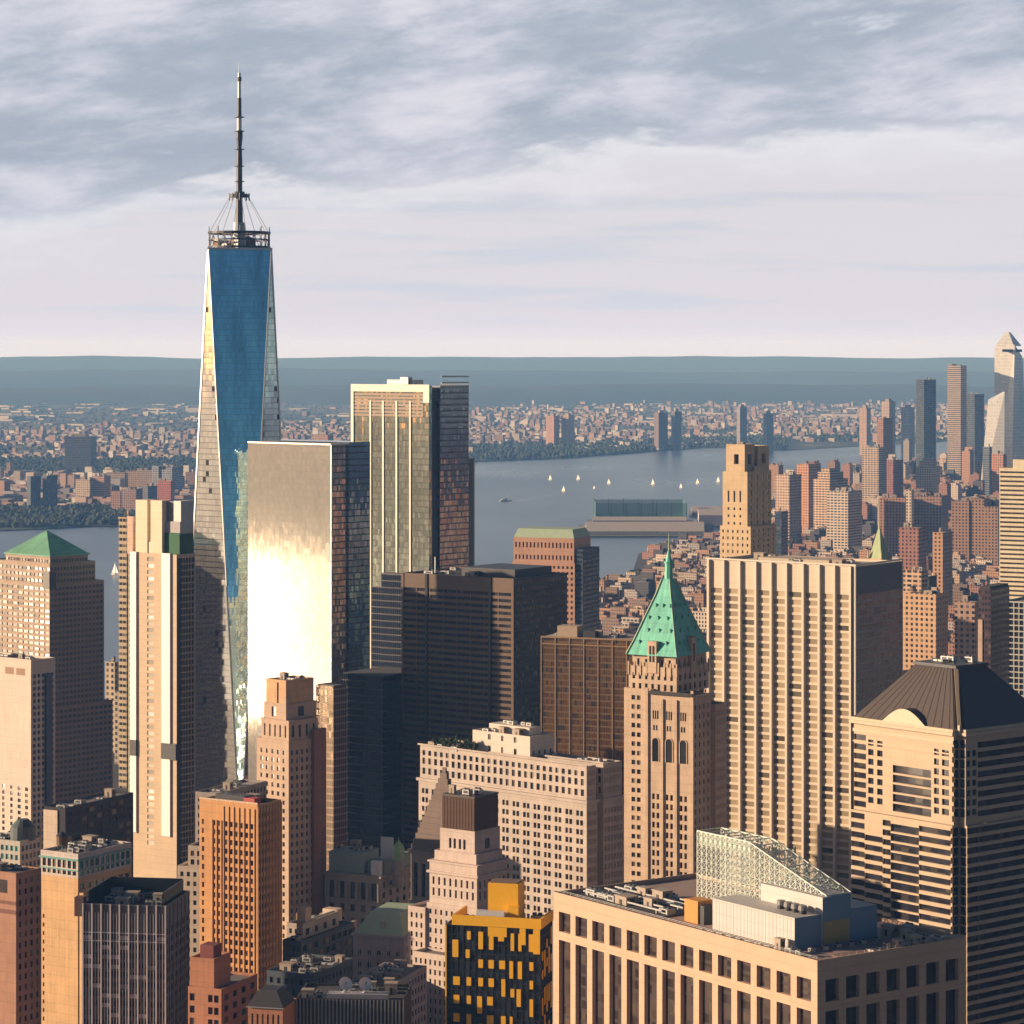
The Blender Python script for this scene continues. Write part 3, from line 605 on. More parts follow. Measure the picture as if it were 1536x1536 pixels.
for k in range(24):                                   # rows of small copper lucarnes on the two visible slopes
    z_ = zc+4.5+(k//2 % 4)*5.2; f = .3
    for a_, b_ in zip(prof, prof[1:]):
        if a_[0] <= z_ <= b_[0]: f = a_[1]+(b_[1]-a_[1])*(z_-a_[0])/(b_[0]-a_[0])
    t_ = (-.62, 0, .62)[k//8]+(.12 if (k//2) % 2 else -.08); mb = MB()
    if k % 2: x, y = cx+t_*W*f, cy-D*f; mb.box(x-.4, x+.4, y-.25, y+.9, z_, z_+.9); mb.prism([(x-.5, y-.35), (x+.5, y-.35), (x+.5, y+.9), (x-.5, y+.9)], z_+.91, z_+1.6, poly1=[(x-.02, y-.3), (x+.02, y-.3), (x+.02, y+.9), (x-.02, y+.9)])
    else: x, y = cx+W*f, cy+t_*D*f; mb.box(x-.9, x+.25, y-.4, y+.4, z_, z_+.9); mb.prism([(x-.9, y-.5), (x+.35, y-.5), (x+.35, y+.5), (x-.9, y+.5)], z_+.91, z_+1.6, poly1=[(x-.9, y-.02), (x+.3, y-.02), (x+.3, y+.02), (x-.9, y+.02)])
    b.add(mb, 'lucarne', cu[0])
for sx in (0, 1):                                     # stone dormers breaking the eaves
    mb = MB()
    if sx: mb.box(xu-1.5, xu+.6, cy-2.2, cy+2.2, zc-7.8, zc+7.5); mb.box(xu+.6, xu+.66, cy-.7, cy+.7, zc-3, zc+4.5, 1)
    else: mb.box(cx-2.2, cx+2.2, yu-.6, yu+1.5, zc-7.8, zc+6); mb.box(cx-1.3, cx-.3, yu-.66, yu-.6, zc-3, zc+4, 1); mb.box(cx+.3, cx+1.3, yu-.66, yu-.6, zc-3, zc+4, 1)
    b.add(mb, 'dormer', [st, MATS['window_dark']])
b.done()
# ------------------------------------------------------------------ white slab with vertical piers
b = B('office_tower', 'wide cream slab tower with nine tall vertical piers and rows of wide windows', 'office tower', 1060, 1283, 1353, 1376, 35)
zt = b.z(850); cr = wall('slab_cream', (.60, .50, .39), .55, .06, (1.4, 3.6, .9, .6), .1); L, R = b.L, b.R
pg = [b.lx(p) for p in (1060, 1064, 1087, 1111, 1135, 1158, 1181, 1206, 1230, 1253, 1277, 1283)]
cols = [((pg[i]+.9+L)/L, (pg[i+1]-.9+L)/L) for i in range(1, 10)]
rows = []; z_ = b.z(893)
while z_ > 4: rows.append((z_-2.45, z_)); z_ -= 3.72
b.block(-L, 0, 0, R, 0, zt, S(cols=cols, rows=rows, d=.35, mat=MATS['window_beige']), None, [cr, cr], roof='roof_pale', par=1.2)
for x in pg[1:11]: b.part('pier', plain('pier_white', (.66, .58, .48), .5, var=.05), (x-.55, x+.55, -1.5, -.02, 0, zt+.15))
sd_ = glass('slab_side_shaded', (.10, .12, .15), 1.4, 3.72, .06, .2, (.30, .28, .27), .8, .08, .02, pvar=.3)  # side glass coloured dark for the shade on this face
b.part('side_glass', sd_, (.02, .25, .8, R-.8, 0, b.z(893))); b.part('side_top_band', plain('band_shaded', (.09, .10, .12), .5), (.02, .3, .8, R-.8, b.z(893)+.01, zt-.3)); b.part('corner_pier', MATS['pier_white'], (-1.1, .4, -.6, .7, 0, zt+.2)); b.part('corner_pier', MATS['pier_white'], (-.9, .4, R-.8, R+.2, 0, zt+.2))  # side top band also painted in the tone of its shade
b.part('roof_edge', MATS['pier_white'], (-L-.3, .45, -.5, .6, zt+.25, zt+1.1), (-.1, .45, .65, R+.2, zt+.25, zt+1.1))
clutter(b, -L+6, -5, 5, R-5, zt-1.1, 10, 12, 1.4); b.part('machine_room', plain('bulk_cream', (.50, .42, .33), .9), (-L*.78, -L*.3, R*.4, R*.75, zt-1.15, zt+.8)); b.done()
# ------------------------------------------------------------------ banded tower with a dark hipped roof
b = B('office_tower', 'black-and-cream banded tower under a steep dark hipped roof with a cream lunette', 'office tower', 1281, 1440, 1620, 1090, 50, R=52)
L, R = b.L, b.R; ze = b.z(1105); cr = wall('band_cream', (.47, .35, .235), .6, .1, (1.5, 3.7, 1.0, .5), .1, (.008, .008, .01)); wb = MATS['window_band']
def rws(z0, z1, step, h): 
    out = []; z_ = z1
    while z_-h > z0: out.append((z_-h, z_)); z_ -= step
    return out
X = lambda p: b.lx(p)
zm = b.z(1240); n = 3.2
xa, xb, xc_, xd, xe = X(1299), X(1326), X(1338), X(1398), X(1428)
band = lambda z0, z1, d=.7: S(cols=[(0.0, 1.0)], rows=rws(z0, z1, 3.75, 2.3), d=d, mat=wb)
hi = rws(zm+1, b.z(1122), 3.75, 2.0)
def colw(cs): return S(cols=cs, rows=rws(zm+2, b.z(1128), 3.75, 2.4), d=.7, mat=wb)
ctr = S(cols=[(0.02, .98)], rows=rws(2, b.z(1162), 3.75, 3.0), d=.8, mat=wb)
# upper storeys: plan drawn edge by edge along the lit face, notched corner, then the shaded face
P = [(-L, 0), (xa, 0), (xb, 0), (xc_, 0), (xd, 0), (xe, 0), (-n, 0), (-n, n), (0, n), (0, n+7), (0, R), (-L, R)]
b.poly(P, zm, ze-.02, [band(zm, b.z(1122)), colw([(.12, .42), (.62, .92)]), None, ctr, colw([(.10, .35), (.5, .85)]), band(zm, b.z(1122)), S(cols=[(.1, .9)], rows=rws(zm, b.z(1112), 3.75, 3.2), d=.3, mat=wb), S(cols=[(.1, .9)], rows=rws(zm, b.z(1112), 3.75, 3.2), d=.3, mat=wb), colw([(.1, .4), (.55, .9)]), band(zm, ze-3, .9), None, None], cr, None, 0, fronts=(0, 1, 2, 3, 4, 5, 6, 7, 8, 9))
P = [(-L-.8, -.8), (xa, -.8), (xb, -.8), (xc_, -.8), (xd-6, -.8), (xe, -.8), (-n, -.8), (-n, n), (.8, n), (.8, n+7), (.8, R), (-L-.8, R)]
b.poly(P, 0, zm, [band(0, zm-1), band(0, zm-9), band(0, zm-2), S(cols=[(.0, 1)], rows=rws(0, zm-3, 3.75, 3.0), d=.9, mat=wb), band(0, zm-2), band(0, zm-1), S(cols=[(.1, .9)], rows=rws(0, zm-1, 3.75, 3.2), d=.3, mat=wb), S(cols=[(.1, .9)], rows=rws(0, zm-1, 3.75, 3.2), d=.3, mat=wb), band(0, zm-1), band(0, zm-1, .9), None, None], cr, None, 0, fronts=range(10))
co_ = MB()
for z0, z1, k in ((ze, ze+1.2, 1.4), (ze+1.25, ze+2.4, .9)): co_.prism([(-L-k, -k), (-n+k*.4, -k), (-n+k*.4, n-k), (k, n-k), (k, R+k), (-L-k, R+k)], z0, z1)
b.add(co_, 'cornice', plain('cornice_cream', (.52, .41, .29), .6))
b.part('string_course', MATS['cornice_cream'], (-L-.3, -n, -.45, -.03, b.z(1118), b.z(1113)), (-L-.3, -n, -.4, -.03, b.z(1134), b.z(1132)))
# roof: hipped, truncated, notched corner
zr = b.z(1004, -14, 17); k = 17.0
ro = MB(); seam = plain('roof_slate', (.085, .065, .055), .5, .0, .2, 1.2)
A = [(-L, 0), (-n, 0), (-n, n), (0, n), (0, R), (-L, R)]; T = [(-L+k, k), (-k-n*.6, k), (-k-n*.6, k+n*.6), (-k, k+n*.6), (-k, R-k), (-L+k, R-k)]
ro.prism(A, ze+2.45, zr, 0, bottom=False, poly1=T); rfo = b.add(ro, 'hipped_roof', seam)
b.part('roof_ridge', MATS['metal_dark'], (-L+k-.6, -k+.6, k-.6, R-k+.6, zr+.02, zr+1.2)); 
for i in range(26):                                   # standing seams up the lit slope
    t_ = i/25; mb = MB(); x0 = -L+t_*(L-n); x1 = -L+k+t_*(L-2*k-n*.6+0); mb.bar((x0, -.05, ze+2.5), (x1, k-.05, zr), .14); b.add(mb, 'seam', MATS['roof_slate'], parent=rfo) if i % 2 == 0 else None
b.part('corner_fin', MATS['cornice_cream'], (-n+.9, -n+2.0, n-2.0, n-.9, ze+1, ze+4))
rbm = MB(); rbm.bar((-n+1.2, n-1.2, ze+2.6), (-k-.3, k+.3, zr+.3), 1.3); b.add(rbm, 'hip_rib', plain('rib_tan', (.34, .26, .18), .6), parent=rfo)
lu = MB(); x0, x1 = X(1326), X(1390); N = 12; pts = [(x0+(x1-x0)*i/N, ze+2.4+5.6*math.sin(math.pi*i/N)) for i in range(N+1)]
for i in range(N): lu.face([(pts[i][0], -1.0, ze+2.41), (pts[i+1][0], -1.0, ze+2.41), (pts[i+1][0], -1.0, pts[i+1][1]), (pts[i][0], -1.0, pts[i][1])]); lu.face([(pts[i][0], -1.0, pts[i][1]), (pts[i+1][0], -1.0, pts[i+1][1]), (pts[i+1][0], 5.5, pts[i+1][1]), (pts[i][0], 5.5, pts[i][1])], 1)
b.add(lu, 'lunette', [plain('lunette_cream', (.55, .46, .33), .5), MATS['roof_slate']])
clutter(b, -L+k+1, -k-1, k+1, R-k-1, zr+1.2, 5, 3, 1.0); b.done()
# ------------------------------------------------------------------ big peach block with rooftop plant
b = B('office_building', 'peach concrete block at the bottom with deep square windows and grey rooftop plant', 'office building', 831, 1226, 1449, 850, 55)
L, R = b.L, b.R; zt = b.z(1441); pc = wall('peach_concrete', (.54, .36, .25), .8, .07, None, .12); ws = MATS['window_strip']
sq = (b.z(1505.5), b.z(1472)); low = (40.0, b.z(1519.5)); rows = [sq, low]
fl = S(nb=14, wf=.70, rows=[(low[0], low[1]), sq], d=1.5, ms=1.4, mat=ws); fr2 = S(nb=7, wf=.66, rows=[low, sq], d=1.5, ms=1.8, mat=MATS['window_band'])
b.block(-L, 0, 0, R, 0, zt, fl, fr2, [pc, pc], bk=None, lf=None, roof='roof_pink', par=1.3)
zr = zt-1.26; XX = lambda p, y: b.lx(p, y)
# light-grey plant house: the long box in front, the taller one behind it
gpan = wall('panel_grey', (.50, .47, .45), .6, .04, None, .08); gs = plain('panel_grey_shaded', (.15, .24, .34), .6, var=.06)
yf = 8.0
x1 = XX(1192, yf); x0 = XX(1069, yf); hy = b.ry(1245, x1)-yf if b.ry(1245, x1) > yf else 10
def panel_box(x0, x1, y0, y1, z0, z1, name):
    mb = MB(); mb.box(x0, x1, y0, y1, z0, z1)
    mb.m = [1 if i % 6 == 1 else 0 for i in range(len(mb.m))]  # right-hand faces of the grey panels painted shade-dark
    o = b.add(mb, name, [gpan, gs]); return o
zA = zr+9.8
panel_box(x0, x1, yf, yf+10.4, zr, zA, 'plant_house')
panel_box(x0+11, x1+.8, yf+10.5, yf+22, zr, zA+5.2, 'plant_house')
panel_box(x1-12, x1+.6, yf+22.1, yf+33, zr, zA+.6, 'plant_house')
sm = MB()
for i in range(24): x = x0+(x1-x0)*i/23; sm.box(x-.06, x+.06, yf-.05, yf-.01, zr+.2, zA-.2)
b.add(sm, 'panel_seams', plain('panel_line', (.40, .38, .36), .6), kind='stuff')
b.part('yellow_panel', plain('ochre_panel', (.38, .28, .10), .7), (x1+.8, x1+.86, yf+11, yf+21.5, zr+.6, zr+7.5))
for i in range(4):
    mb = MB(); x = x1-14+i*3.4; mb.cyl(x, yf+6.5, 1.2, zA+.01, zA+1.2, n=12); mb.cyl(x, yf+6.5, 1.5, zA+1.2, zA+2.6, r1=1.3, n=12, m=1); b.add(mb, 'exhaust_fan', [MATS['metal_dark'], plain('fan_grey', (.20, .19, .19), .5)])
op = XX(1045, 10); b.part('orange_shed', plain('orange_paint', (.55, .24, .05), .7), (op-5, op+1.8, 9, 15, zr, zr+7.2)); b.part('shed_door', MATS['metal_dark'], (op+1.9, op+4.2, 9.6, 14, zr, zr+6))
# lattice roof screen: a tall braced cage with a sloping truss falling to the right
lat = [plain('lattice_pale', (.55, .60, .55), .5, var=.05)]
mb = MB(); ya, yb = yf+13, yf+23; xs0 = b.lx(1046, ya); xs1 = b.lx(1124, ya); xs2 = b.lx(1240, ya); z0 = zr+3; zt_ = b.z(1246, xs0, ya)
def zat(x): return zt_ if x <= xs1 else zt_+(zA+5.4-zt_)*(x-xs1)/(xs2-xs1)
nx = 26
for y in (ya, yb):
    for i in range(nx+1):
        x = xs0+(xs2-xs0)*i/nx; zz_ = zat(x); mb.bar((x, y, z0), (x, y, zz_), .28)
        if i < nx:
            x2 = xs0+(xs2-xs0)*(i+1)/nx; mb.bar((x, y, zz_), (x2, y, zat(x2)), .4); nz = max(1, round((min(zz_, zat(x2))-z0)/2.4))
            for j in range(nz):
                a_, c_ = z0+(zz_-z0)*j/nz, z0+(zat(x2)-z0)*(j+1)/nz
                mb.bar((x, y, a_), (x2, y, c_), .17); mb.bar((x, y, z0+(zz_-z0)*(j+1)/nz), (x2, y, z0+(zat(x2)-z0)*j/nz), .17); mb.bar((x, y, a_), (x2, y, z0+(zat(x2)-z0)*j/nz), .15)
for i in range(0, nx+1, 2):
    x = xs0+(xs2-xs0)*i/nx; mb.bar((x, ya, zat(x)), (x, yb, zat(x)), .3); mb.bar((x, ya, zat(x)), (x, yb, max(z0, zat(x)-4)), .22)
    for j in range(1, 7):
        zz_ = z0+(zat(x)-z0)*j/7; mb.bar((x, ya, zz_), (x, yb, zz_), .2)
lt = b.add(mb, 'roof_lattice', lat)
b.part('screen_panel', plain('screen_green', (.50, .58, .50), .6, var=.05), (xs0+.2, xs1-.3, ya+.4, ya+.5, zt_-4.5, zt_-.2))
cb = MB(); cx_, cy_ = b.lx(1192, yb+3), yb+3; cb.cyl(cx_, cy_, 2.2, zA, zA+9, r1=.8, n=8); cb.cyl(cx_, cy_, .6, zA+9, zA+15, r1=.4, n=8); b.add(cb, 'vent_stack', MATS['copper_pale'])
# cluttered dark plant deck towards the far left end of the roof
r_ = random.Random(21); xl_, xr_ = -L+4, XX(1032, 10)
b.part('plant_deck', MATS['roof_dark'], (xl_, xr_-8, 6, 30, zr, zr+.4)); clutter(b, xl_+1, xr_-9, 7, 29, zr+.42, 16, 31, 1.35)
for i in range(5): y = 8+i*4.4; b.part('pipe_run', MATS['metal_light'], (xl_+2, xr_-11, y-.25, y+.25, zr+1.4, zr+1.9), (xl_+4, xl_+4.4, y-.2, y+.2, zr+.42, zr+1.4), (xr_-14, xr_-13.6, y-.2, y+.2, zr+.42, zr+1.4))
for i in range(9): gear(b, 'duct', x0-2+i*4.6, 5.0, zr+.02, 3.4, 3.0, .9, r_.uniform(-.2, .2))
for i in range(6): gear(b, 'air_handler', x1+4.5, yf+3+i*5.2, zr+.02, 1.6, 1.8, 1.4, r_.uniform(-.3, .3))
for x0_, x1_, y0_, y1_ in ((-L+.8, -.8, .75, .8), (-.8, -.75, .8, R-.8)):
    mb = MB(); mb.box(x0_, x1_, y0_, y1_, zt+.75, zt+.85); mb.box(x0_, x1_, y0_, y1_, zt+.35, zt+.42); n_ = 36 if x1_-x0_ > 2 else 20
    for i in range(n_): t_ = i/(n_-1); x, y = x0_+(x1_-x0_)*t_, y0_+(y1_-y0_)*t_; mb.box(x-.04, x+.04, y-.04, y+.04, zt-.02, zt+.75)
    b.add(mb, 'roof_rail', MATS['metal_light'])
clutter(b, -26, -9, 2.6, 7.2, zr, 3, 77, .8); clutter(b, -7, -1.5, 14, R-4, zr, 6, 78, .7); clutter(b, -L*.55, -L*.30, 36, R-3, zr, 9, 79, 1.1); clutter(b, -24, -3, 44, R-2, zr, 8, 80, 1.0)
b.part('walkway', plain('walk_brown', (.26, .15, .11), .9), (-8, -3.5, 12, R-8, zr+.03, zr+.25)); b.part('walkway', MATS['walk_brown'], (-L*.6, -6, 2.2, 4.2, zr+.03, zr+.2)); b.done()
# ------------------------------------------------------------------ yellow and black chequered tower
b = B('apartment_tower', 'black tower with scattered bright yellow panels and a yellow rooftop box', 'apartment tower', 668, 811, 829, 1000, 15)
L, R = b.L, b.R; zt = b.z(1380); dk = wall('black_panel', (.018, .02, .028), .35, .2, (2.2, 3.3, .6, .8), .1, (.015, .018, .03)); ye = MATS['yellow']
fh = (b.z(1383)-b.z(1536))/11.0
b.block(-L, 0, 0, R, 0, zt-3, S(nb=16, wf=.8, fh=fh, hf=.86, d=.18, mt=.3, ms=.2, mat=MATS['window_dark']), S(nb=8, wf=.7, fh=fh, hf=.8, d=.2, mt=.3, mat=MATS['window_dark']), [dk, dk], roof='roof_dark')
cw = MB(); b.part('parapet_band', ye, (-L+2.5, .25, -.35, .35, zt-3.2, zt+.3), (-.6, .26, .4, R, zt-3.2, zt+.3), (-L+2.5, -L+3.2, .4, R, zt-3.2, zt+.3))
b.part('pergola_post', ye, (-7.5, -5.4, -.34, -.05, zt-9, zt-3.3)); b.part('pergola_post', ye, (-2.6, -.2, -.34, -.05, zt-12, zt-3.3)); b.part('pergola_beam', ye, (-19, -12.2, -.36, -.05, zt-6.6, zt-3.3))
b.part('rooftop_box', ye, (b.lx(732, 6), b.lx(777, 6), 6, 15, zt-3.9, b.z(1333))); b.part('box_lid', plain('lid_brown', (.20, .12, .09), .9), (b.lx(734, 6), b.lx(775, 6), 6.5, 14.5, b.z(1333)+.02, b.z(1333)+.25)); b.part('stair_wall', ye, (b.lx(762, 4), b.lx(778, 4), 3.5, 5.9, zt-3.9, zt+3.4))
b.part('skylight', plain('skylight_grey', (.55, .57, .62), .4), (b.lx(716, 3), b.lx(758, 3), 1.5, 5, zt-3.8, zt+1.6)); gear(b, 'air_handler', -3.5, 9, zt-3.8, 4, 3.6, 4.5); gear(b, 'air_handler', -L+7, 6, zt-3.8, 5, 4, 3)
b.part('side_edge', ye, (-L-.05, -L+.5, -.3, -.05, 0, zt-3.4)); rr = random.Random(11)
cxs = [.12, .25, .375, .485, .60, .695, .785, .905]; wds = [.055, .04, .038, .05, .045, .03, .035, .04]
for ci, (c_, w_) in enumerate(zip(cxs, wds)):
    j = rr.randint(0, 1)
    while j < 14:
        n_ = rr.choice((1, 1, 2, 2)); z1 = zt-5.2-j*fh; z0 = z1-n_*fh*.97+.2; off = rr.choice((0, 0, .012, -.012)); wv = w_*rr.uniform(.9, 1.35)
        b.part('yellow_panel', ye, (-L+L*(c_+off-wv/2), -L+L*(c_+off+wv/2), -.30, -.04, z0, z1)); j += n_+rr.choice((1, 1, 1, 1, 2))
for ci in range(5):
    j = rr.randint(0, 2)
    while j < 12: n_ = rr.choice((1, 2, 3)); z1 = zt-5-j*fh; y = R*(.12+.18*ci); b.part('yellow_panel', ye, (.04, .3, y-.5, y+.5, z1-n_*fh*.95, z1)); j += n_+rr.choice((1, 2))
b.done()
# ------------------------------------------------------------------ wide palazzo block with penthouse and roof garden
b = B('office_building', 'broad pale stone palazzo block with rows of paired windows and a white penthouse', 'office building', 628, 880, 935, 1300, 43)
L, R = b.L, b.R; zt = b.z(1150); ps = wall('palazzo_stone', (.45, .38, .335), .85, .16, (3, 3.9, .5, .55))
za, zb_ = b.z(1194), b.z(1206)
f1 = S(nb=27, wf=.52, rows=[(b.z(1163.5), b.z(1157)), (b.z(1176), b.z(1168))], d=.6); f2 = S(nb=27, wf=.5, rows=[(b.z(1194), b.z(1184))], d=.6); f3 = S(nb=16, wf=.64, fh=4.3, hf=.58, d=.7, pair=True, mt=2.6, ms=1)
r1_ = S(nb=9, wf=.5, rows=[(b.z(1163.5), b.z(1157)), (b.z(1176), b.z(1168))], d=.6)
y1 = b.ry(896); y2 = b.ry(905)
def wing(ya, yb, xr, mr):
    b.block(-L, xr, ya, yb, 0, zb_, f3 if ya == 0 else S(nb=3, wf=.6, fh=4.3, hf=.6, pair=True, mt=2.6), S(nb=mr, wf=.62, fh=4.3, hf=.6, d=.6, pair=True, mt=2.6), [ps, ps], par=0, roof=None)
    b.block(-L+.5, xr-.5, ya+.5, yb-.5, zb_+1.35, zt, S(nb=27, wf=.52, rows=[(zb_+3.2, zb_+6.2), (zb_+8.0, zb_+11.0), (zb_+12.2, zb_+14.6)], d=.6), S(nb=mr*2, wf=.5, rows=[(zb_+3.2, zb_+6.2), (zb_+8.0, zb_+11.0), (zb_+12.2, zb_+14.6)], d=.6), [ps, ps], roof='roof_pale', par=.9)
    b.part('cornice', ps, (-L-.9, xr+.9, ya-.9, yb+.9, zb_+.02, zb_+1.3)); b.part('cornice', ps, (-L-.4, xr+.4, ya-.4, ya+.2, zt+.02, zt+.8))
wing(0, y1, 0, 6); wing(y2, R, 0, 6)
b.block(-L, -10, y1+.95, y2-.95, 0, zt-3, None, S(nb=2, wf=.5, fh=4.3, hf=.6), [ps, ps], roof='roof_pale')
pw_ = wall('penthouse_white', (.60, .53, .47), .85, .06, None, .15)
yp = 6.5; px0, px1 = b.lx(709, yp), b.lx(795, yp); pz = zt-.85; py1 = min(b.ry(852, px1), R-2)
b.block(px0, px1, yp, py1, pz, b.z(1105, px1, yp), S(cols=[(.27, .32), (.50, .54), (.72, .77)], rows=[(pz+.6, pz+3.6), (pz+6.4, pz+9)], d=.4), S(nb=4, wf=.35, rows=[(pz+.6, pz+3.2)], d=.4), [pw_, pw_], par=.7, roof='roof_pale', name='penthouse_wall')
zp = b.z(1105, px1, yp)
b.part('upper_penthouse', pw_, (px0+6, px1-5, yp+5, py1-4, zp-.66, zp+3.2)); clutter(b, px0+1, px1-1, yp+.5, yp+4.8, zp-.66, 6, 41, 1.0); clutter(b, px0+7, px1-6, yp+6, py1-5, zp+3.22, 5, 42, 1.0)
clutter(b, -L+3, px0-2, y1-9, y1-2, pz, 4, 43); clutter(b, px1+4, -3, 4, y1-3, pz, 4, 44); clutter(b, -L*.5, -3, y2+2, R-2, pz, 6, 45); b.part('rail', MATS['metal_light'], (-L+1, -L+14, .9, 1.0, pz+.9, pz+1.0), (-L+1, -L+1.1, 1.2, 7, pz+.9, pz+1.0)); 
PAL = b; PALZ = pz
b.done()
# roof-garden trees (each stands in its own tub on the roof)
def small_tree(name, label, loc, h, cr_, seed, group):
    r = random.Random(seed); root = empty(name, loc); tag(root, label, 'tree', group)
    t = MB(); t.cyl(0, 0, h*.06, 0, h*.4, r1=h*.035, n=6)
    for k in range(4): a_ = k*1.6+r.random(); t.bar((0, 0, h*.36), (cr_*.6*math.cos(a_), cr_*.6*math.sin(a_), h*.7), h*.03)
    t.build('trunk', MATS['bark'], root); c = MB()
    cl = [(r.gauss(0, cr_*.45), r.gauss(0, cr_*.45), h*.68+r.gauss(0, h*.15)) for _ in range(9)]
    for _ in range(420):
        q = r.choice(cl); p = Vector((q[0]+r.gauss(0, cr_*.22), q[1]+r.gauss(0, cr_*.22), max(h*.3, q[2]+r.gauss(0, h*.1))))
        a_ = Vector((r.uniform(-1, 1), r.uniform(-1, 1), r.uniform(-1, 1))).normalized()*.28*cr_*r.uniform(.5, 1); e = a_.cross(Vector((r.uniform(-1, 1), r.uniform(-1, 1), r.uniform(-1, 1)))).normalized()*a_.length
        c.face([p-a_, p+e, p+a_, p-e])
    c.build('crown', MATS['leaf'], root)
for i in range(9):
    x = PAL.lx(655+i*7, 2.6); w_ = PAL.world(x, 2.6, PALZ)
    small_tree('potted_tree', 'small dark green tree in the row on the palazzo block roof terrace', w_, 4.2+(i*37 % 5)*.45, 1.7, i, 'trees on the palazzo roof terrace')
W_ = lambda n, c, **k: wall(n, c, .85, k.pop('var', .14), k.pop('pat', (3.0, 3.7, .45, .5)), **k)
# ------------------------------------------------------------------ white limestone tower with dark crown box
b = B('stone_tower', 'stepped white limestone tower topped by a dark bronze box crown', 'tower', 640, 716, 765, 1110, 36)
L, R = b.L, b.R; lm = W_('limestone', (.55, .445, .395), var=.12)
z1, z2, z3, z4 = b.z(1352), b.z(1302), b.z(1251), b.z(1206)
b.block(-L, 0, 0, R, 0, z1-3, S(nb=9, wf=.38, fh=3.7, hf=.55, mt=1.5), S(nb=7, wf=.38, fh=3.7, hf=.55, mt=1.5), [lm, lm], par=.8)
b.block(-L+.8, -.8, .8, R-.8, z1-3.8, z2, S(nb=8, wf=.36, fh=4.4, hf=.7, mt=5, mb=3), S(nb=6, wf=.38, fh=4.4, hf=.72, mt=5, mb=3), [lm, lm], par=.8)
b.part('cornice', lm, (-L-.1, .1, -.1, R+.1, z2-4.2, z2-3.3)); b.part('cornice', lm, (-L+.2, -.2, .2, R-.2, z2+.02, z2+.7))
b.block(-L+2.2, -2.2, 2.2, R-2.2, z2-.85, z2+4.5, None, None, [lm, lm], par=.5)
i0, i1 = b.lx(660, 3.6), b.lx(712, 3.6); Rj = b.ry(750, i1)
b.block(i0, i1, 3.6, Rj, z2+3.9, z3, S(cols=[(.26, .33), (.39, .46), (.54, .61), (.67, .74)], rows=[(z3-7.5, z3-3.6)], d=.5), S(cols=[(.4, .6)], rows=[(z3-7.5, z3-3.6)], d=.4, mat=MATS['metal_dark']), [lm, lm], par=.5)
mb = MB(); x0, x1, y0, y1 = i0+.8, i1-.8, 4.4, Rj-.8; bz = wall('bronze_fins', (.17, .085, .045), .5, .1, None, .1)
mb.box(x0, x1, y0, y1, z3-.5, z4+1); n = 22
b.add(mb, 'crown_box', plain('crown_dark', (.05, .028, .02), .5)); mb = MB()
for i in range(n): x = x0+(x1-x0)*i/(n-1); mb.box(x-.14, x+.14, y0-.35, y0-.02, z3-.4, z4+.8)
for i in range(n): y = y0+(y1-y0)*i/(n-1); mb.box(x1+.02, x1+.35, y-.14, y+.14, z3-.4, z4+.8)
b.add(mb, 'crown_fins', bz, kind='stuff'); b.part('roof_edge', MATS['crown_dark'], (x0-.4, x1+.4, y0-.4, y1+.4, z4+1.02, z4+1.8)); clutter(b, x0+1, x1-1, y0+1, y1-1, z4+1.82, 4, 9, .9)
b.block(b.lx(612, -1), -L-.02, -1, 16, 0, b.z(1372), S(nb=3, wf=.4, fh=3.7, hf=.55), None, [lm, lm]); b.block(-L-.01, -5, -9, -.02, 0, b.z(1432), S(nb=8, wf=.4, fh=3.7, hf=.55), S(nb=2, wf=.4, fh=3.7, hf=.5), [lm, lm]); b.done()
# ------------------------------------------------------------------ stepped stone pyramid tower
b = B('stone_tower', 'brown stone tower with a steep stepped pyramid roof behind the limestone tower', 'tower', 612, 690, 722, 1190, 40)
L, R = b.L, b.R; pm = W_('pyramid_stone', (.31, .24, .20)); ze = b.z(1283)
b.block(-L, 0, 0, R, 0, ze-22, S(nb=7, wf=.34, fh=3.8, hf=.5), S(nb=6, wf=.34, fh=3.8, hf=.5), [pm, pm], par=.6); 
b.block(-L+.8, -.8, .8, R-.8, ze-22.5, ze-2, S(nb=6, wf=.5, rows=[(ze-20, ze-6)], d=1.0), S(nb=5, wf=.5, rows=[(ze-20, ze-6)], d=1.0), [pm, pm], par=.4)
b.part('cornice', pm, (-L-.1, .1, -.1, R+.1, ze-1.98, ze-.6))
s0 = min(L, R)/2-1; cx, cy = -L/2, R/2; za = b.z(1149, cx, cy); N = 15
mb = MB()
for i in range(N):
    k0 = 1-i/N; z0 = ze-.6+(za-ze)*i/N; z1 = ze-.6+(za-ze)*(i+1)/N; hx, hy = (L/2-.9)*k0, (R/2-.9)*k0
    mb.box(cx-hx, cx+hx, cy-hy, cy+hy, z0, z1, bottom=(i == 0))
b.add(mb, 'stepped_pyramid', wall('pyramid_roof', (.17, .125, .105), .85, .12, None)); b.done()
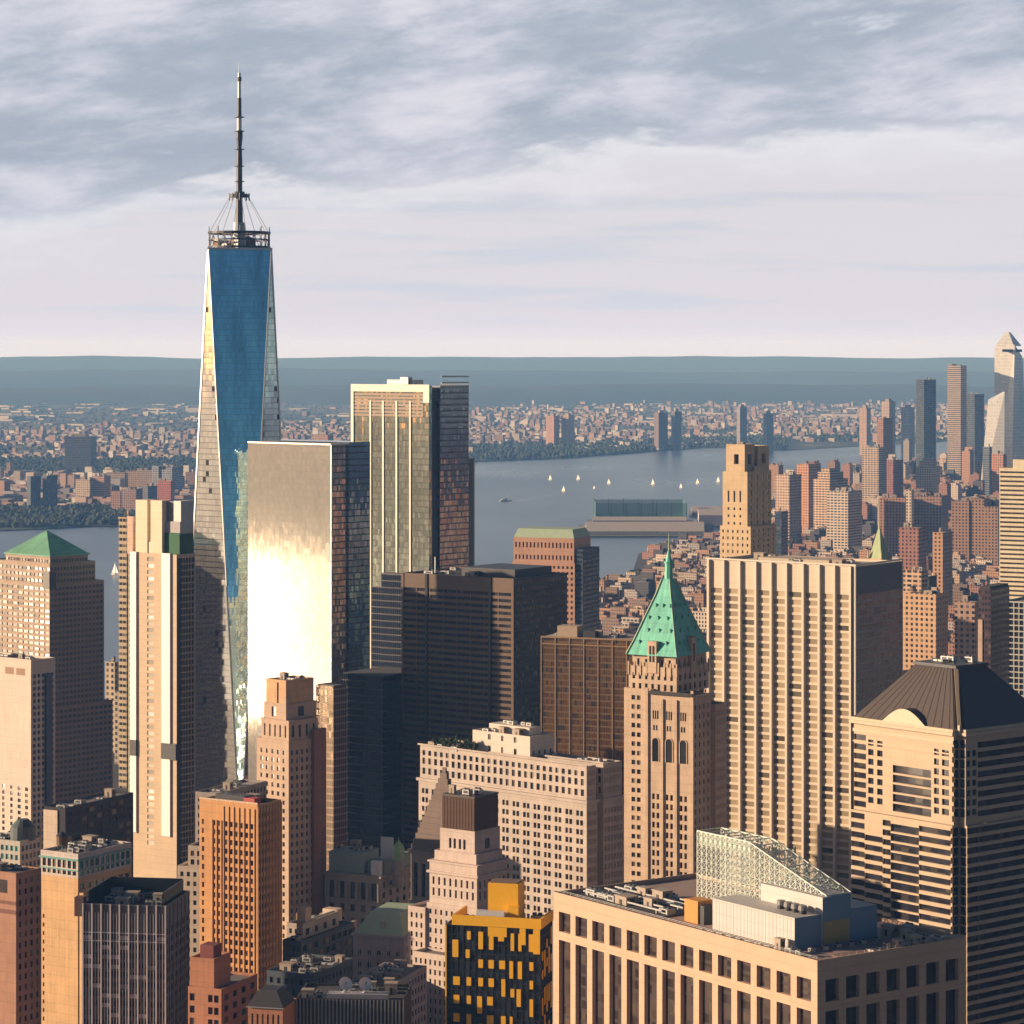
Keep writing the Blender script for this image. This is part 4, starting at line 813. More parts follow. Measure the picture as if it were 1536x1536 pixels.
# ------------------------------------------------------------------ art-deco buff tower
b = B('stone_tower', 'slim buff art deco tower with stepped crown standing before the mirror slab', 'tower', 385, 433, 488, 1430, 42)
L, R = b.L, b.R; dc = W_('deco_buff', (.48, .345, .255)); zs = b.z(1082)
b.block(-L, 0, 0, R, 0, b.z(1112), S(nb=5, wf=.42, fh=4.2, hf=.52, d=.5, mt=4, ms=1.6), S(nb=7, wf=.42, fh=4.2, hf=.55, d=.5, mt=4), [dc, dc], par=1)
x0 = b.lx(392, 1.2); b.block(x0, -1.2, 1.2, R-4, b.z(1112)-1.1, zs, S(nb=5, wf=.3, rows=[(b.z(1108), b.z(1090))], d=.7), S(nb=4, wf=.34, rows=[(b.z(1108), b.z(1090))], d=.6), [dc, dc], par=.8)
x0 = b.lx(396, 2.6); x1 = b.lx(429, 2.6); yr = b.ry(474, x1)
b.block(x0, x1, 2.6, yr, zs-.9, b.z(1058), S(cols=[(.35, .55)], rows=[(zs+1, b.z(1064))], d=.7), S(cols=[(.4, .6)], rows=[(zs+1, b.z(1064))], d=.7), [dc, dc], par=.5)
dk = W_('deco_orange', (.56, .34, .19))
b.block(x0+.7, x1-.9, 3.4, yr-.8, b.z(1058)-.6, b.z(1023), None, None, [dk, dk], bk=None, lf=None, par=.8); b.part('buttress', dc, (x1-3, x1-.3, 2.9, 5.6, b.z(1058)-.4, b.z(1048))); b.part('buttress', dk, ((x0+x1)/2-1.2, (x0+x1)/2+1.2, 2.8, 3.5, b.z(1058)-.4, b.z(1027)))
clutter(b, x0+1.5, x1-1.5, 4, yr-2, b.z(1023)-.7, 3, 2, .9); b.part('red_shaft', W_('deco_red', (.30, .14, .10)), (.03, 2.0, R*.62, R*.95, 0, b.z(1098))); b.done()
# ------------------------------------------------------------------ tan strip tower just behind it
b = B('glass_tower', 'narrow tan ribbed tower filling the gap beside the art deco tower', 'office tower', 474, 500, 520, 1560, 40)
tb = glass('tan_ribbed', (.40, .30, .22), 1.6, 3.8, .2, .25, (.30, .22, .15), .7, .15, .04); b.part('curtain_wall', tb, (-b.L, 0, 0, b.R, 0, b.z(1030))); b.part('roof', MATS['roof_grey'], (-b.L+.5, -.5, .5, b.R-.5, b.z(1030)+.02, b.z(1030)+.5)); b.done()
# ------------------------------------------------------------------ orange brick tower
b = B('brick_tower', 'orange brick tower with vertical ribs and sun-glinting windows', 'tower', 299, 386, 422, 1180, 32)
L, R = b.L, b.R; zt = b.z(1207); ob = W_('orange_brick', (.56, .29, .12)); pinkb = W_('pink_band', (.62, .46, .33))
cols = [(.045, .085), (.245, .285), (.32, .36)]+[(.44+.088*i, .49+.088*i) for i in range(6)]
rows = []; z_ = zt-4.5
while z_ > 4: rows.append((z_-2.2, z_)); z_ -= 3.75
b.block(-L, 0, 0, R, 0, zt, S(cols=cols, rows=rows[1:], d=.4, mat=MATS['window_glint']), S(nb=8, wf=.4, fh=3.75, hf=.58, d=.4, mt=3), [ob, ob], par=1.1, roof='roof_dark')
for i in range(7): x = -L+L*(.425+.088*i); b.part('rib', ob, (x-.2, x+.2, -.35, -.02, zt-34*2.4, zt-2)) 
for x in (.225, .30, .38): b.part('rib', ob, (-L+L*x-.35, -L+L*x+.35, -.4, -.02, 0, zt-8))
for i in range(9): y = R*i/8; b.part('rib', ob, (.02, .4, max(0.05, y-.25), min(R, y+.25), 0, zt-1))
b.part('coping', pinkb, (-L-.2, .2, -.2, .3, zt+.02, zt+.7)); b.part('rooftop_plant', MATS['metal_dark'], (-L*.8, -L*.3, 3, 9, zt-1.05, zt+2.2)); b.part('red_duct', plain('red_paint', (.42, .06, .05), .6), (-L*.3, -3.4, 2.5, 7, zt-1.05, zt+1.8)); clutter(b, -L+1, -2, 9, R-1, zt-1.05, 6, 14, 1.2); b.done()
b = B('stone_building', 'small cream building with square windows tucked left of the orange brick tower', 'building', 266, 299, 330, 1290, 15)
cb_ = W_('cream_small', (.60, .50, .41)); zt = b.z(1300); b.block(-b.L, 0, 0, 20, 0, zt, S(nb=3, wf=.5, fh=4.2, hf=.5), None, [cb_, cb_]); b.block(-b.L*.7, 0, 5, 19, zt-.95, b.z(1272), S(nb=2, wf=.6, fh=4, hf=.6), None, [cb_, cb_]); b.done()
b = B('office_building', 'low grey flat-roofed block just behind the orange brick tower', 'building', 293, 330, 400, 1330, 25)
gb_ = W_('grey_block', (.33, .29, .27)); b.block(-b.L, 0, 0, b.R, 0, b.z(1190), S(fh=3.8), S(fh=3.8), [gb_, gb_], roof='roof_pale'); clutter(b, -b.L+1, -1, 1, b.R-1, b.z(1190)-.85, 4, 3); b.done()
# ------------------------------------------------------------------ slender striped residential tower
b = B('apartment_tower', 'slender tower with twin bright white stripes down a tan face and a split top', 'apartment tower', 197, 265, 293, 1568, 35)
L, R = b.L, b.R; X = b.lx; tanw = wall('strip_tan', (.56, .42, .29), .7, .08, None, .1); wh = plain('strip_white', (.92, .91, .88), .55, var=.04); dkw = W_('strip_dark', (.05, .05, .07), pat=(1.6, 3.3, .8, .7))
zt = b.z(832); s1, s2, s3, s4 = X(206), X(221), X(231), X(244)
rows = []; z_ = b.z(838)
while z_ > b.z(1268): rows.append((z_-2.2, z_)); z_ -= 3.55
pane('window_white', dark=(.55, .50, .42), blind=(.78, .70, .58), share=.8, refl=.5)
b.block(-L, 0, 0, R, 0, zt, S(cols=[((s2+L)/L, (s3+L)/L)], rows=rows, d=.35, mat=MATS['window_white']), S(nb=6, wf=.92, fh=3.5, hf=.84, d=.9, mt=2, mat=MATS['window_dark']), [tanw, dkw], par=.8)
b.part('white_stripe', wh, (-L-.15, s1-.2, -1.0, -.03, b.z(1256), zt+.5)); b.part('white_stripe', wh, (s4, X(256.5), -1.0, -.03, b.z(1256), zt+.5))
b.part('recess_slot', MATS['metal_dark'], (-L-.3, s1, -1.2, -.02, b.z(1140), b.z(1116))); b.part('recess_slot', MATS['metal_dark'], (s4-.2, .3, -1.2, -.02, b.z(1140), b.z(1116)))
xq0, xq1, xq2, xq3 = X(204.5, 1), X(222, 1), X(227, 1), X(244, 1); z2 = b.z(752)
b.part('crown_pier', wall('crown_pale', (.76, .63, .46), .7, .06, None, .1), (xq0, xq1, .4, 9, zt+.02, z2)); b.part('crown_pier', MATS['crown_pale'], (xq2, xq3, .4, 9, zt+.02, z2)); b.part('crown_base', MATS['crown_pale'], (xq1+.02, xq2-.02, .9, 9, zt+.02, b.z(815)))
x8 = X(281, 9); b.part('grey_penthouse', plain('pent_grey', (.22, .21, .23), .6), (xq3+.1, x8-5, 4, 14, b.z(783, x8, 9), z2-.4)); b.part('pale_penthouse', MATS['metal_light'], (x8-5, x8+.2, 3.5, 14, b.z(800, x8, 9), z2)); b.part('pent_band', plain('pent_lilac', (.40, .37, .38), .7), (xq3+.1, x8, 3, 14.2, b.z(800), b.z(783)-.05)); b.part('green_netting', plain('net_green', (.04, .13, .06), .8), (xq3+.1, x8, 2.6, 14.2, zt+.03, b.z(800)-.05))
b.part('core_wall', dkw, (-.05, .3, .2, R*.2, 0, zt-2)); b.block(-L-5, -L-.02, 3, 20, 0, b.z(800), S(cols=[(.15, .85)], fh=3.4, hf=.5), None, [W_('strip_side', (.42, .36, .26)), tanw], roof='roof_grey'); b.part('balcony_stack', W_('strip_pink', (.60, .42, .32)), (-L-4.5, -L-.2, 1.5, 2.98, b.z(835), b.z(778))); b.done()
# ------------------------------------------------------------------ copper hip-roofed tower
b = B('office_tower', 'broad brown banded tower with a green copper pyramid roof beside the river', 'office tower', -70, 74, 169, 2000, 42)
hb = wall('hip_bands', (.23, .135, .08), .5, .1, (1.8, 3.9, .9, .5), .1, (.03, .02, .018), .3); L, R = b.L, b.R
def tier(px0, pxl, pxr, zt_, z0, k, spd=None):
    x1 = -k; y0 = k; b.block(b.lx(pxl, y0), x1, y0, b.ry(pxr, x1), z0, zt_, S(nb=16, wf=.86, fh=3.9, hf=.5, d=.4, ms=0, mt=2, mat=MATS['window_glass']), S(nb=14, wf=.75, fh=3.9, hf=.55, d=.4, mt=2, mat=MATS['window_strip']), [hb, hb], par=.6)
tier(0, -70, 169, b.z(1061), 0, 0); tier(0, -52, 156, b.z(876), b.z(1061)-.7, 1.0); tier(0, -20, 143, b.z(846), b.z(876)-.7, 2.2)
tier(0, 8, 132, b.z(834), b.z(846)-.7, 3.2); k = 3.0; x0, y1 = b.lx(8, k), b.ry(133, -k); ze = b.z(834); pr = MB(); q = [(x0, k), (-k, k), (-k, y1), (x0, y1)]; ax, ay = (x0-k)/2, (k+y1)/2; pr.prism(q, ze+.05, b.z(796, ax, ay), 0, bottom=False, poly1=[(ax-.6, ay-.6), (ax+.6, ay-.6), (ax+.6, ay+.6), (ax-.6, ay+.6)]); b.add(pr, 'copper_roof', wall('hip_copper', (.13, .32, .21), .6, .18, None, .7)); b.part('eaves', MATS['hip_copper'], (x0-.8, -k+.8, k-.8, y1+.8, ze-1.0, ze+.02))
nt_ = MB(); nt_.box(-7, .06, -.06, .02, b.z(884), b.z(858)); nt_.box(.0, .06, .0, 6, b.z(884), b.z(858)); b.add(nt_, 'corner_opening', MATS['black_metal']); b.done()
# ------------------------------------------------------------------ white tower at the frame edge
b = B('apartment_tower', 'white gridded tower with a blank sunlit gable, in front of the copper-roofed tower', 'apartment tower', -45, 47, 83, 1500, 40)
L, R = b.L, b.R; wt_ = W_('white_tower', (.60, .51, .44), var=.06); zt = b.z(990)
b.block(-L, 0, 0, R, 0, zt, S(cols=[(.53, .57), (.66, .70), (.78, .83), (.9, .95)], rows=[(z_, z_+1.9) for z_ in [8+3.2*i for i in range(34)]], d=.35), S(nb=5, wf=.55, fh=3.3, hf=.6, d=.9, mt=7), [wt_, wt_], par=1.2)
b.part('roof_opening', plain('opening_tan', (.32, .20, .12), .8), (-L*.42, -L*.28, -.05, .1, zt-8.5, zt-5)); b.part('roof_opening', MATS['opening_tan'], (-L*.24, -L*.10, -.05, .1, zt-8.5, zt-5)); clutter(b, -L+2, -2, 2, R-2, zt-1.1, 5, 17); b.part('corner_fin', wt_, (-1, .4, -.6, .5, 0, zt+.02)); b.part('side_fin', plain('fin_navy', (.06, .09, .15), .4), (.02, 1.5, R*.55, R*.8, 0, zt-8)); b.done()
# ------------------------------------------------------------------ grey block with white vertical lines
b = B('office_building', 'dark grey office block striped with thin white vertical mullions, black roof plant', 'office building', 124, 249, 283, 1050, 9)
L, R = b.L, b.R; zt = b.z(1359); gw = wall('dark_panel', (.10, .085, .085), .6, .15, None, .2); wl = plain('line_white', (.72, .68, .70), .5, var=.05)
b.block(-L, 0, 0, R, 0, zt, S(nb=27, wf=.55, fh=3.55, hf=.62, d=.3, mt=10, ms=.2), S(nb=10, wf=.6, fh=3.55, hf=.62, d=.3, mt=8), [gw, gw], roof='roof_dark', par=1.3)
for i in range(10): x = -L+.15+(L-.3)*i/9; b.part('mullion', wl, (x-.22, x+.22, -.5, -.02, 0, zt+.05)); 
for i in range(9):
    for j in (1, 2): x = -L+.15+(L-.3)*(i+j/3)/9; b.part('thin_mullion', wl, (x-.05, x+.05, -.25, -.02, 0, zt-3))
for i in range(7): y = R*i/6; b.part('mullion', plain('line_slate', (.14, .16, .22), .5), (.02, .35, max(.03, y-.15), min(R, y+.15), 0, zt-1))
rr = random.Random(5)
b.part('spandrel_belt', wl, (-L, 0, -.2, -.03, zt-10.6, zt-10.3)); b.part('spandrel_belt', wl, (-L, 0, -.2, -.03, zt-13.6, zt-13.35))
for i in range(26): k_ = rr.randrange(9); z_ = zt-13-rr.randrange(9)*3.55; x = -L+.4+(L-.3)*k_/9; b.part('drawn_blind', plain('blind_pale', (.42, .38, .39), .8), (x, x+(L-.3)/9-.5, -.04, -.015, z_, z_+1.5))
b.part('roof_screen', MATS['black_metal'], (-L+1.5, -L+1.8, 2, R-2, zt-1.3, zt+4.5), (-1.8, -1.5, 2, R-2, zt-1.3, zt+4.5), (-L+1.8, -1.8, R-2.3, R-2, zt-1.3, zt+4.8)); clutter(b, -L+2.5, -2.5, 1.5, R-3, zt-1.28, 14, 23, 1.1); b.part('corner_hut', plain('hut_brown', (.14, .07, .05), .8), (-L-3.5, -L-.05, 1, 5, zt-5, zt+2)); b.done()
# ------------------------------------------------------------------ peach blank-gabled loft with green glass top storeys
b = B('brick_building', 'peach brick building with blank lower gable and green-glazed white top storeys', 'building', 61, 117, 197, 1130, 32)
L, R = b.L, b.R; pb = wall('peach_brick', (.62, .39, .20), .85, .12, None, .3); lw_ = W_('loft_white', (.56, .48, .44)); zt = b.z(1281); zm = b.z(1318); lp = W_('loft_pink', (.40, .31, .30))
b.block(-L, 0, 0, R, 0, zm, S(cols=[(.055, .10)], rows=[(z_, z_+1.6) for z_ in [30+3.4*i for i in range(27)]], d=.4), S(nb=8, wf=.66, fh=3.9, hf=.55, d=.4), [pb, lp], roof=None, par=0, bk='pat')

b.block(-L, 0, 0, R, zm+.02, zt, S(nb=7, wf=.7, rows=[(zm+1, zm+2.6), (zm+3.6, zm+6.6), (zm+8, zm+9.8)], d=.4), S(nb=10, wf=.72, rows=[(zm+1, zm+2.6), (zm+3.6, zm+6.6), (zm+8, zm+9.8)], d=.4, mat=MATS['window_teal']), [lw_, lw_], roof='roof_pale')
gn = plain('band_green', (.10, .36, .33), .5); b.part('green_band', gn, (-L-.5, .5, -.6, -.03, zm+6.9, zm+7.5), (.03, .6, -.6, R, zm+6.9, zm+7.5)); b.part('green_band', gn, (-L-.2, .3, -.35, -.03, zm+2.8, zm+3.2), (.03, .35, -.35, R, zm+2.8, zm+3.2))
xw = b.lx(47, 1.5); b.block(xw, -L-.02, 1.5, R*.6, 0, b.z(1352), S(cols=[(.55, .8)], rows=[(z_, z_+1.7) for z_ in [34+3.6*i for i in range(20) if i % 7]], d=.4), None, [pb, pb], bk=None, lf=None)
xs = b.lx(124, -.05); b.part('brick_return', pb, (.05, xs if xs > .3 else 2.0, .3, 2, 0, b.z(1339)))
clutter(b, -L+1, -2, 2, R-2, zt-.85, 12, 27, 1.2, tank=True); b.done()
# ------------------------------------------------------------------ left-edge low buildings
b = B('brick_building', 'brown brick warehouse at the left frame edge with an orange sunlit upper wall', 'building', -60, 24, 62, 1070, 33)
bb = W_('warehouse_brick', (.38, .20, .13)); b.block(-b.L, 0, 0, b.R, 0, b.z(1310), S(cols=[(.6, .85)], rows=[(b.z(1342), b.z(1322))], d=.4, mat=MATS['window_strip']), S(nb=4, wf=.4, fh=4), [bb, bb]); b.part('string_course', W_('warehouse_trim', (.2, .09, .07)), (-b.L, .1, -.2, -.02, b.z(1372), b.z(1366)), (-b.L, .1, -.2, -.02, b.z(1358), b.z(1353))); clutter(b, -b.L+1, -1, 1, b.R-1, b.z(1310)-.85, 5, 4); b.done()
b = B('office_building', 'low block with green-tinted windows and a dark bulbous roof plant at left', 'building', -30, 30, 62, 1230, 30)
gw2 = W_('green_low', (.45, .42, .38)); b.block(-b.L, 0, 0, b.R, 0, b.z(1262), S(nb=8, wf=.6, fh=3.8, hf=.6, mat=MATS['window_teal']), S(nb=5, wf=.6, fh=3.8, hf=.6), [gw2, gw2], roof='roof_dark'); mb = MB(); mb.cyl(-5, 8, 5.5, b.z(1262)-.8, b.z(1262)+5, r1=5.2, n=14); mb.cyl(-5, 8, 5.2, b.z(1262)+5, b.z(1262)+8, r1=2.5, n=14); b.add(mb, 'cooling_tower', plain('cool_dark', (.07, .09, .09), .6)); clutter(b, -b.L+1, -11, 1, b.R-1, b.z(1262)-.85, 6, 61); b.done()
b = B('office_building', 'squat black-walled block with cluttered roof below the slender striped tower', 'building', 66, 98, 200, 1340, 28)
bk_ = W_('black_wall', (.03, .025, .03), pat=(2.5, 3.8, .7, .6)); lt_ = W_('buff_side', (.60, .48, .38)); zt = b.z(1212); b.block(-b.L, 0, 0, b.R, 0, zt, None, S(nb=9, wf=.7, fh=3.8, hf=.6), [bk_, bk_], roof='roof_grey'); b.part('sunlit_gable', lt_, (-b.L, -b.L*.35, -.5, -.02, 0, zt-1.5)); clutter(b, -b.L+1, -1, 1, b.R-1, zt-.85, 12, 29, 1.4); b.done()  # buff slab paints the sunlit sliver of the left wall
# ------------------------------------------------------------------ lower centre
b = B('brick_building', 'red-orange brick building with a dark shaded side below the orange tower', 'building', 282, 332, 386, 1000, 22)
rb = W_('red_brick', (.46, .20, .11)); z0 = b.z(1484); b.block(-b.L, 0, 0, b.R, 0, z0, S(cols=[(.05, .2), (.6, .74), (.78, .92)], fh=4.2, hf=.6, d=.5), S(nb=4, wf=.5, fh=4), [rb, rb]); b.block(-b.L, -b.L*.28, 1.5, 14, z0-.95, b.z(1441), None, None, [rb, rb], bk=None, lf=None); b.part('water_drum', plain('drum_red', (.20, .05, .04), .7), (-b.L*.8, -b.L*.4, 4, 10, b.z(1441)-.85, b.z(1441)+4)); clutter(b, -b.L*.26, -.5, 2, b.R-1, z0-.9, 5, 71); b.done()
b = B('office_building', 'dark block with pale vertical fins under twin white satellite dishes', 'building', 444, 606, 640, 960, 4, R=24)
L, R = b.L, b.R; zt = b.z(1500); b.block(-L, 0, 0, R, 0, zt, None, None, [wall('fin_back', (.03, .028, .028), .6, .1)], bk=None, lf=None, roof='roof_dark')
for i in range(30): x = -L+.2+(L-.4)*i/29; b.part('fin', plain('fin_pale', (.34, .30, .27), .6), (x-.22, x+.22, -.6, -.02, 0, zt-.2))
zr = zt-.88; b.part('roof_ledge', plain('ledge_lilac', (.30, .29, .33), .6), (b.lx(490, 1), b.lx(582, 1), 1.2, 6, zr, zt+1.4)); clutter(b, -L+1, b.lx(485, 1), 1, 10, zr, 8, 33, .8); clutter(b, b.lx(486), -1, 8, R-1, zr, 10, 34, 1.0)
for px in (517, 547): # satellite dishes
    x, y = b.lx(px, 4), 4.0; rt = empty('satellite_dish', b.world(x, y, zt+1.41), rad(200)); tag(rt, 'white round satellite dish on the dark finned block, '+('beside a rusty vent' if px < 530 else 'the one nearer the limestone tower'), 'satellite dish', 'satellite dishes on the finned block')
    mb = MB(); n = 20; Rr = 2.25; ring = lambda r, d: [(r*math.cos(6.2832*i/n), d, r*math.sin(6.2832*i/n)) for i in range(n)]
    rs = [ring(.01, .0), ring(.8, .12), ring(1.6, .45), ring(Rr, .95)]; tl = Matrix.Rotation(rad(28), 3, 'X')
    for a_, c_ in zip(rs, rs[1:]):
        for i in range(n): j = (i+1) % n; mb.face([tuple(tl @ Vector(p)+Vector((0, 0, 2.7))) for p in (a_[i], a_[j], c_[j], c_[i])])
    mb.build('reflector', plain('dish_white', (.80, .78, .78), .5, var=.04), rt); m2 = MB(); m2.cyl(0, -.2, .22, 0, 2.6, n=8); m2.cyl(0, -.2, .8, 0, .25, n=8); m2.build('pedestal', MATS['metal_light'], rt)
    m3 = MB(); tip = tl @ Vector((0, 2.0, 0))+Vector((0, 0, 2.7)); m3.bar(tl @ Vector((0, .02, 0))+Vector((0, 0, 2.7)), tip, .1); m3.bar(tl @ Vector((0, .9, -2.1))+Vector((0, 0, 2.7)), tip, .08); m3.box(tip.x-.2, tip.x+.2, tip.y-.2, tip.y+.2, tip.z-.2, tip.z+.2); m3.build('feed_horn', MATS['metal_dark'], rt)
b.done()
b = B('brick_building', 'small ribbed orange brick building with a dark gabled roof at the bottom edge', 'building', 372, 424, 446, 950, 14)
b.block(-b.L, 0, 0, b.R, 0, b.z(1512), S(nb=6, wf=.35, fh=6, hf=.7), None, [rb, rb], par=0, roof=None); mb = MB(); z0 = b.z(1512); L, R = b.L, 12.0
mb.prism([(-L-.4, -.4), (.4, -.4), (.4, R), (-L-.4, R)], z0+.02, z0+5.2, 0, poly1=[(-L+3, 2.5), (-3, 2.5), (-3, R-2.5), (-L+3, R-2.5)]); b.add(mb, 'gabled_roof', plain('roof_black', (.03, .03, .035), .7)); b.part('gutter', MATS['metal_light'], (-L-.6, .6, -.6, -.42, z0-.3, z0)); b.done()
b = B('stone_building', 'ornate stone building with columned upper storey, green domed lantern and pale roof', 'building', 488, 570, 622, 1430, 24)
L, R = b.L, b.R; os_ = W_('ornate_stone', (.40, .33, .28)); zt = b.z(1318); b.block(-L, 0, 0, R, 0, zt, S(nb=5, wf=.45, rows=[(b.z(1352), b.z(1326)), (b.z(1371), b.z(1360)), (b.z(1392), b.z(1380))], d=1.0), S(nb=5, wf=.4, fh=5, hf=.6), [os_, os_], roof='roof_grey'); b.part('cornice', os_, (-L-.9, .9, -.9, R+.4, zt+.02, zt+1.2))
for i in range(6): x = -L+.6+(L-1.2)*i/5; mb = MB(); mb.cyl(x, -.75, .55, b.z(1354), b.z(1326), r1=.48, n=10); b.add(mb, 'column', os_)
gp_ = plain('patina_grey', (.30, .38, .33), .8, var=.2); b.part('mansard', gp_, (-L+.5, -L*.35, 3, 20, zt+1.25, b.z(1284))); b.part('mansard', gp_, (-L*.33, -.6, 6, R-1, zt+1.25, b.z(1296))); b.part('white_hut', MATS['white_metal'], (b.lx(555), b.lx(568), 1, 4, zt+1.22, b.z(1293))); clutter(b, -L+1, -L*.4, 4, 19, b.z(1284)+.02, 7, 51, 1.1)
x, y = b.lx(598, 9), 9.0; dm = MB(); zd = b.z(1330, x, y); dm.cyl(x, y, 3.1, zd, b.z(1290, x, y), n=10, m=1); dm.cyl(x, y, 2.7, b.z(1290, x, y), b.z(1278, x, y), n=10); zz0 = b.z(1278, x, y)
for i in range(5): a0, a1 = i*.314, (i+1)*.314; dm.cyl(x, y, 3.0*math.cos(a0), zz0+5.2*math.sin(a0), zz0+5.2*math.sin(a1), r1=max(.05, 3.0*math.cos(a1)), n=12)
dm.cyl(x, y, .5, zz0+5.1, zz0+7.4, r1=.08, n=6); b.add(dm, 'domed_lantern', [plain('dome_green', (.30, .48, .22), .6), os_]); b.part('white_panel', MATS['white_metal'], (b.lx(571, 14), b.lx(589, 14), 14, 15, zt+1.3, b.z(1255, -8, 14))); b.done()
b = B('stone_building', 'greyish pink stone building with a pale green mansard roof', 'building', 530, 606, 640, 1150, 17)
L, R = b.L, b.R; gp2 = W_('grey_pink', (.46, .37, .34)); zt = b.z(1408); b.block(-L, 0, 0, R, 0, zt, S(nb=5, wf=.36, rows=[(zt-7.4, zt-5.5), (zt-12.5, zt-10.2), (zt-16.5, zt-14.2), (zt-21, zt-18.4), (zt-26, zt-23)], d=.5, pair=True), S(nb=3, wf=.4, fh=4.2), [gp2, gp2], par=0, roof=None); b.part('cornice', gp2, (-L-.8, .8, -.8, R+.3, zt+.02, zt+.9)); b.part('string_course', gp2, (-L-.3, .3, -.4, -.02, zt-9.2, zt-8.6))
mb = MB(); mb.prism([(-L+.3, .3), (-.3, .3), (-.3, R), (-L+.3, R)], zt+.92, b.z(1373), poly1=[(-L+6, 4), (-3.2, 4), (-3.2, R-4), (-L+6, R-4)]); b.add(mb, 'mansard_roof', MATS['copper_pale']); b.part('dormer', gp2, (-L*.47, -L*.40, 1.2, 3.5, zt+3.5, zt+6.2)); b.done()
dkw2 = W_('navy_shade', (.07, .09, .12), pat=(3, 3.8, .6, .6))
b = B('office_building', 'dark navy block with stepped cluttered roofs right of the orange brick tower', 'building', 424, 452, 531, 1190, 26)
b.block(-b.L, 0, 0, b.R, 0, b.z(1412), S(nb=4, wf=.5, fh=4), S(nb=9, wf=.7, fh=4, hf=.6), [dkw2, dkw2], roof='roof_dark'); b.block(-b.L+2, -4, 8, b.R-6, b.z(1412)-.95, b.z(1392), None, S(nb=4, wf=.4, fh=4), [gw2, gw2]); b.part('stair_tower', lt_, (-9, -5, 12, 17, b.z(1392)-.9, b.z(1372))); clutter(b, -b.L+1, -1, 1, 7, b.z(1412)-.85, 5, 81); clutter(b, -b.L+3, -9.5, 9, b.R-7, b.z(1392)-.85, 5, 82); b.done()
b = B('stone_building', 'grey stone building with a jumble of rooftop huts and pale tank', 'building', 430, 500, 535, 1260, 30)
b.block(-b.L, 0, 0, b.R, 0, b.z(1392), S(fh=4), S(fh=4), [os_, os_]); b.part('stair_tower', lt_, (b.lx(480), b.lx(500), 2, 7, b.z(1392)-.9, b.z(1366))); clutter(b, -b.L+1, b.lx(478), 1, b.R-1, b.z(1392)-.85, 8, 83, 1.2, tank=True); b.done()
b = B('brick_building', 'low brown brick block squeezed between green-roofed building and finned block', 'building', 520, 585, 640, 1060, 20)
b.block(-b.L, 0, 0, b.R, 0, b.z(1478), S(fh=4), S(fh=4), [gp2, gp2]); clutter(b, -b.L+1, -1, 1, b.R-1, b.z(1478)-.85, 10, 84); b.done()
b = B('office_building', 'dark low roof with scattered white units in the gap under the navy block', 'building', 400, 470, 530, 1090, 24)
b.block(-b.L, 0, 0, b.R, 0, b.z(1462), S(fh=4), S(fh=4), [dkw2, dkw2], roof='roof_dark'); clutter(b, -b.L+1, -1, 1, b.R-1, b.z(1462)-.85, 14, 85); b.done()
# ------------------------------------------------------------------ middle distance landmarks
b = B('stone_tower', 'buff stepped deco tower with dark crown openings, rising behind the cream slab tower', 'tower', 1080, 1126, 1164, 2150, 33)
L, R = b.L, b.R; at_ = wall('deco_yellow', (.62, .46, .29), .85, .1, (3, 4, .4, .5)); X = b.lx
b.block(-L, 0, 0, R, 0, b.z(790), S(nb=6, wf=.3, fh=5.0, hf=.45), S(nb=5, wf=.35, fh=4, hf=.6), [at_, at_], par=.8)
x0, x1 = X(1084, 1), X(1121, 1); b.block(x0, x1, 1, R-1, b.z(790)-.9, b.z(708), S(cols=[(.2, .27), (.44, .51), (.68, .75)], rows=[(b.z(754), b.z(737))]+[(b.z(p+4), b.z(p)) for p in (784, 773, 762)], d=.8), S(nb=4, wf=.4, fh=6, hf=.6), [at_, at_], par=.8)
x0, x1 = X(1089, 2.5), X(1117, 2.5); b.block(x0, x1, 2.5, R*.45, b.z(708)-.9, b.z(667), S(cols=[(.42, .68)], rows=[(b.z(697), b.z(682))], d=2), S(cols=[(.35, .7)], rows=[(b.z(697), b.z(682))], d=2), [at_, at_], par=1)
b.block(x0+2, x1+1.5, R*.5, R-2, b.z(708)-.9, b.z(670), None, S(cols=[(.35, .7)], rows=[(b.z(697), b.z(682))], d=2), [at_, at_], par=1); b.block(x1-6, x1+3, R*.3, R*.72, b.z(708)-.9, b.z(700), None, None, [at_, at_], par=.6); clutter(b, x0+1, x1-1, 4, R*.42, b.z(667)-.95, 2, 7); b.done()
b = B('brick_building', 'salmon brick block with arcaded top floors and green roof beside the river', 'building', 768, 862, 888, 2500, 22)
L, R = b.L, b.R; sb = wall('salmon_brick', (.50, .29, .20), .85, .1, (3, 4, .5, .5)); zt = b.z(808)
b.block(-L, 0, 0, R, 0, b.z(845), S(nb=14, wf=.5, fh=5, hf=.5, d=.6), S(nb=8, wf=.8, fh=4, hf=.6), [sb, sb]); b.block(-L+1, -1, 1, R-1, b.z(845)-.9, zt, S(nb=16, wf=.45, rows=[(b.z(841), b.z(834)), (b.z(823), b.z(815))], d=1.2), None, [sb, sb], par=0, roof=None)
mb = MB(); mb.prism([(-L+1, 1), (-1, 1), (-1, R-1), (-L+1, R-1)], zt+.02, b.z(795), poly1=[(-L+4, 5), (-4, 5), (-4, R-5), (-L+4, R-5)]); b.add(mb, 'roof', MATS['copper_pale']); b.part('dark_wing', WP(W_('wing_navy', (.05, .07, .11), pat=(2, 4, .9, .5))), (.02, 7, 2, R, 0, b.z(824))); b.done()
b = B('stone_tower', 'slim tower top with a pale green gothic pyramid just behind the cream slab tower', 'tower', 1302, 1322, 1336, 2112, 35)
